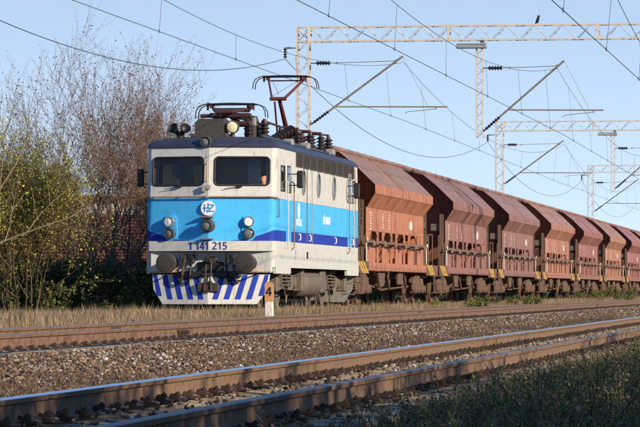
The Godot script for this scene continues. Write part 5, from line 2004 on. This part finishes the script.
func make_plants() -> void:
	# dry grass of the verge and over the locomotive's track
	var gr := [grass_clump(20, 0.27, 1.0), grass_clump(22, 0.20, 1.5), grass_clump(14, 0.33, 0.7)]
	var straw := [Vector3(0.34, 0.245, 0.16), Vector3(0.27, 0.185, 0.12), Vector3(0.42, 0.315, 0.21), Vector3(0.17, 0.12, 0.08), Vector3(0.17, 0.16, 0.06)]
	var greens := [Vector3(0.10, 0.13, 0.03), Vector3(0.16, 0.17, 0.05), Vector3(0.30, 0.24, 0.12), Vector3(0.07, 0.10, 0.025)]
	sow("dry_grass", gr, M.blades, 26000, func():
		var z := -R.randf_range(44.0, 235.0) if R.randf() < 0.75 else -R.randf_range(44.0, 110.0)
		var x := R.randf_range(-13.5, -11.75)
		return Vector3(x, gyn(x, z) - 0.02, z) if in_view(x, z) and N1.get_noise_2d(x * 4.0, z * 3.0) > -0.32 else Vector3(0, 999, 0), straw, 0.6, 1.15, "dry straw coloured grass along the verge in front of the train", "grass")
	sow("dry_grass", gr, M.blades, 16000, func():
		var z := -R.randf_range(55.0, 98.0)
		var x := R.randf_range(-19.5, -13.4)
		if z < -84.5 and x > -16.3 and x < -13.2:
			return Vector3(0, 999, 0)
		return Vector3(x, gyn(x, z) - 0.02, z) if in_view(x, z) else Vector3(0, 999, 0), straw, 0.6, 1.1, "dry straw coloured grass left of the locomotive before the shrubs", "grass")
	sow("green_grass", gr, M.blades, 7000, func():
		var z := -R.randf_range(62.0, 110.0)
		var x := R.randf_range(-24.0, -16.4)
		return Vector3(x, gyn(x, z) - 0.02, z) if in_view(x, z) else Vector3(0, 999, 0), greens, 0.6, 1.2, "green grass at the foot of the shrubs on the left", "grass")
	# dead stalks on the bed between the first two tracks
	var brown := [Vector3(0.13, 0.09, 0.065), Vector3(0.19, 0.135, 0.095), Vector3(0.10, 0.075, 0.06)]
	var dead := [grass_clump(14, 0.08, 1.3), grass_clump(14, 0.10, 1.1)]
	sow("dead_stalks", dead, M.blades, 13000, func():
		var z := -R.randf_range(22.0, 110.0)
		var x := R.randf_range(-7.2, -5.9)
		return Vector3(x, gyn(x, z) - 0.01, z) if in_view(x, z) and N1.get_noise_2d(x * 1.5 + 40.0, z * 0.9) > -0.05 else Vector3(0, 999, 0), brown, 0.6, 1.2, "brown dead stalks on the ballast between the two near tracks", "weeds")
	# undergrowth on the near slope
	var dg := [Vector3(0.10, 0.125, 0.04), Vector3(0.14, 0.15, 0.05), Vector3(0.20, 0.17, 0.08), Vector3(0.19, 0.13, 0.085), Vector3(0.085, 0.12, 0.035), Vector3(0.16, 0.125, 0.09)]
	var bk := Vector3(0.16, 0.115, 0.075)
	var cl := [bush_clump(10, 0.42, 48, 0.019, bk, dg), bush_clump(10, 0.36, 56, 0.020, bk, dg), bush_clump(9, 0.5, 40, 0.018, bk, dg), bush_clump(12, 0.3, 44, 0.016, Vector3(0.17, 0.125, 0.085), dg)]
	sow("undergrowth", cl, M.leafy, 3900, func():
		var z := -R.randf_range(16.0, 78.0)
		var x := R.randf_range(-3.12, -0.9)
		var thick := 0.25 * smoothstep(-30.0, -17.0, z)
		return Vector3(x, gyn(x, z) - 0.02, z) if in_view(x, z, 0.045) and x > -3.0 + thick * 2.0 + N1.get_noise_2d(z * 3.0, 7.0) * 0.5 else Vector3(0, 999, 0), [Vector3(1, 1, 1)], 0.7, 1.3, "green undergrowth on the shaded slope in the lower right", "undergrowth")
	var dryc := [bush_clump(6, 0.5, 3, 0.03, Vector3(0.14, 0.10, 0.07), [Vector3(0.16, 0.11, 0.06)])]
	sow("dry_twigs", dryc, M.twigs, 500, func():
		var z := -R.randf_range(18.0, 75.0)
		var x := R.randf_range(-3.0, -1.2)
		return Vector3(x, gyn(x, z) - 0.02, z) if in_view(x, z, 0.012) else Vector3(0, 999, 0), [Vector3(1, 1, 1)], 0.45, 0.8, "thin dry twigs among the undergrowth in the lower right", "undergrowth")
	sow("rough_grass", gr, M.blades, 16000, func():
		var z := -R.randf_range(6.0, 130.0)
		var x := R.randf_range(-1.3, 9.0)
		return Vector3(x, gyn(x, z) - 0.02, z), greens, 1.1, 1.9, "rough grass on the near side of the tracks beside the undergrowth", "grass")
	# a far wood along the horizon, hidden behind the train from here
	var fw := [bush_clump(16, 9.0, 40, 0.9, bk, [Vector3(0.08, 0.085, 0.05), Vector3(0.11, 0.10, 0.07)])]
	sow("distant_wood", fw, M.leafy, 420, func():
		return Vector3(R.randf_range(-420.0, 420.0), -0.8, -R.randf_range(640.0, 720.0)), [Vector3(1, 1, 1)], 0.8, 1.15, "distant wood along the horizon behind the train", "wood")
	# a few taller weeds standing out against the near rail
	var weed := bush_clump(3, 1.0, 12, 0.022, Vector3(0.09, 0.065, 0.045), [Vector3(0.06, 0.08, 0.025), Vector3(0.12, 0.08, 0.04)])
	var wl := ["tall thin weed stalk in front of the rails, leftmost of three", "tall thin weed stalk in front of the rails, middle of three", "tall thin weed stalk in front of the rails, rightmost of three"]
	var wp := [[-1.65, -22.0, 1.02], [-1.62, -23.2, 1.1], [-1.55, -23.8, 0.95]]
	for i in 3:
		var w := thing("tall_weed", Vector3(wp[i][0], gy(wp[i][0]) - 0.03, wp[i][1]), wl[i], "weed", "tall weeds by the near rail", i * 1.7)
		pmesh("stalk", weed, M.leafy, w, Transform3D(Basis.IDENTITY.scaled(Vector3.ONE * wp[i][2]), Vector3.ZERO))
	# bare trees and shrubs left of the locomotive
	var bark := Vector3(0.22, 0.145, 0.105)
	var red := [Vector3(0.16, 0.095, 0.07), Vector3(0.12, 0.075, 0.055), Vector3(0.20, 0.125, 0.09)]
	woody("bare_tree", Vector3(-19.95, -0.4, -99.0), "tall bare tree with brown twigs, highest in the thicket", "tree", "bare trees left of the locomotive", 9, 6.0, 0.055, 4, 0.21, 0.11, bark, red, 1.15, 0.042)
	woody("bare_tree", Vector3(-19.2, -0.4, -104.0), "bare tree with brown twigs right beside the locomotive's cab", "tree", "bare trees left of the locomotive", 7, 5.3, 0.05, 4, 0.16, 0.13, bark, red, 1.1, 0.042)
	woody("bare_tree", Vector3(-23.4, -0.4, -108.0), "bare tree behind the yellowish green shrub", "tree", "bare trees left of the locomotive", 6, 3.6, 0.045, 4, 0.30, 0.10, bark, red, 1.0, 0.042)
	woody("bare_tree", Vector3(-25.4, -0.4, -107.0), "bare tree at the left edge of the picture", "tree", "bare trees left of the locomotive", 6, 3.0, 0.045, 4, 0.32, 0.10, bark, red, 1.0, 0.042)
	woody("bare_bush", Vector3(-18.9, -0.4, -95.0), "bare reddish bush between the bare tree and the cab", "bush", "", 8, 2.8, 0.025, 3, 0.42, 0.10, bark, red, 1.1, 0.042)
	var olive := [Vector3(0.30, 0.30, 0.06), Vector3(0.22, 0.235, 0.045), Vector3(0.38, 0.35, 0.09), Vector3(0.17, 0.185, 0.04), Vector3(0.26, 0.20, 0.08)]
	woody("green_shrub", Vector3(-19.35, -0.35, -85.5), "large yellowish green shrub just left of the bare tree", "shrub", "green shrubs on the left", 14, 3.9, 0.028, 4, 0.20, 0.09, Vector3(0.12, 0.09, 0.055), olive, 1.7, 0.05)
	woody("green_shrub", Vector3(-21.0, -0.35, -88.0), "yellowish green shrub at the left edge of the picture", "shrub", "green shrubs on the left", 14, 3.7, 0.028, 4, 0.22, 0.09, Vector3(0.12, 0.09, 0.055), olive, 1.7, 0.05)
	# leaning pale trunk at the far left
	var ln := thing("leaning_tree", Vector3(-19.6, -0.35, -80.5), "leaning pale bare trunk at the left edge before the shrub", "tree")
	var tw := Cloth.new()
	var fine := Cloth.new()
	var lf := Cloth.new()
	grow(tw, fine, lf, Vector3.ZERO, Vector3(0.35, 1, 0).normalized(), 2.6, 0.07, 3, 0.02, Vector3(0.30, 0.24, 0.15), red, 0.2, 0.06)
	pmesh("trunk", tw.mesh(), M.twigs, ln)
	stuff(pmesh("twigs", fine.mesh(), M.twigs, ln))
	# brambles at the foot of the thicket
	var dark := [Vector3(0.09, 0.115, 0.035), Vector3(0.12, 0.125, 0.045), Vector3(0.07, 0.095, 0.03), Vector3(0.15, 0.11, 0.07)]
	var bl := [[-18.6, -88.0, 1.2, "bramble bush close to the locomotive's front corner"], [-19.3, -91.0, 1.6, "bramble bush below the bare tree"], [-20.4, -91.5, 1.5, "bramble bush between the shrub and the bare tree"], [-21.6, -92.0, 1.6, "bramble bush behind the yellowish green shrub"], [-18.6, -97.5, 1.8, "tall bramble bush behind the locomotive's front corner"]]
	for b in bl:
		woody("bramble_bush", Vector3(b[0], -0.35, b[1]), b[3], "bush", "brambles under the trees", 16, b[2], 0.014, 3, 0.75, -0.02, Vector3(0.09, 0.06, 0.045), dark, 4.0, 0.075)
	var vb := [[-12.5, -136.0, 0.62, "low green bush on the verge before the second and third wagons"], [-12.7, -119.0, 0.45, "small green weed on the verge before the first wagon's end"], [-12.6, -197.0, 0.95, "green bush on the verge before the fifth wagon"]]
	for b in vb:
		woody("verge_bush", Vector3(b[0], -0.3, b[1]), b[3], "bush", "small green bushes on the verge", 9, b[2], 0.010, 3, 0.8, 0.0, Vector3(0.1, 0.08, 0.05), [Vector3(0.09, 0.13, 0.03), Vector3(0.14, 0.16, 0.045), Vector3(0.19, 0.17, 0.06)], 2.2, 0.05)
	# scrub beyond the train, seen under the wagons
	var sc := [bush_clump(12, 1.5, 30, 0.10, bk, dark), bush_clump(12, 1.2, 34, 0.10, bk, dark)]
	sow("scrub", sc, M.leafy, 900, func():
		var z := -R.randf_range(98.0, 330.0)
		var x := R.randf_range(-24.0, -20.5)
		return Vector3(x, gy(x) - 0.1, z), [Vector3(1, 1, 1)], 0.8, 1.3, "scrub beyond the wagons seen between their bogies", "scrub")
	# row of leafy trees on the near side, outside the picture, that shades the slope
	var src := woody("hedge_tree", Vector3(12.2, -0.7, 1.5), "leafy tree in the row on the near side of the tracks", "tree", "row of trees on the near side of the tracks", 6, 4.4, 0.07, 4, 0.38, 0.05, Vector3(0.12, 0.09, 0.06), [Vector3(0.07, 0.10, 0.03), Vector3(0.10, 0.12, 0.04)], 2.4, 0.10)
	for i in 14:
		var d: Node3D = src.duplicate()
		d.name = numbered("hedge_tree")
		add_child(d)
		d.position = Vector3(12.0 + R.randf_range(-0.6, 0.6), -0.7, -5.7 - i * 3.3 + R.randf_range(-0.7, 0.7))
		d.rotation.y = R.randf_range(0, TAU)
		d.scale = Vector3.ONE * 1.78 * (R.randf_range(0.88, 1.02) if i < 4 else R.randf_range(0.66, 0.84))

func make_small() -> void:
	# white marker post with a 4
	var p := thing("marker_post", Vector3(-11.65, -0.45, -74.2), "white and rust marker post with a black 4 beside the middle track", "marker post")
	var st := S()
	bbox(st, Vector3(0, 0.33, 0), Vector3(0.165, 0.66, 0.14), 0.012)
	part("post", st, M.post_white, p)
	st = S()
	prism(st, [Vector2(-0.082, 0.661), Vector2(0.082, 0.661), Vector2(0.082, 1.01), Vector2(0.04, 1.04), Vector2(-0.05, 1.06), Vector2(-0.082, 1.01)], -0.069, 0.069)
	part("rusty_head", st, M.post_rust, p)
	lettering("numeral", "4", 0.17, M.black, p, Transform3D(Basis.IDENTITY, Vector3(0, 0.86, 0.072)), "Droid Sans", 700)
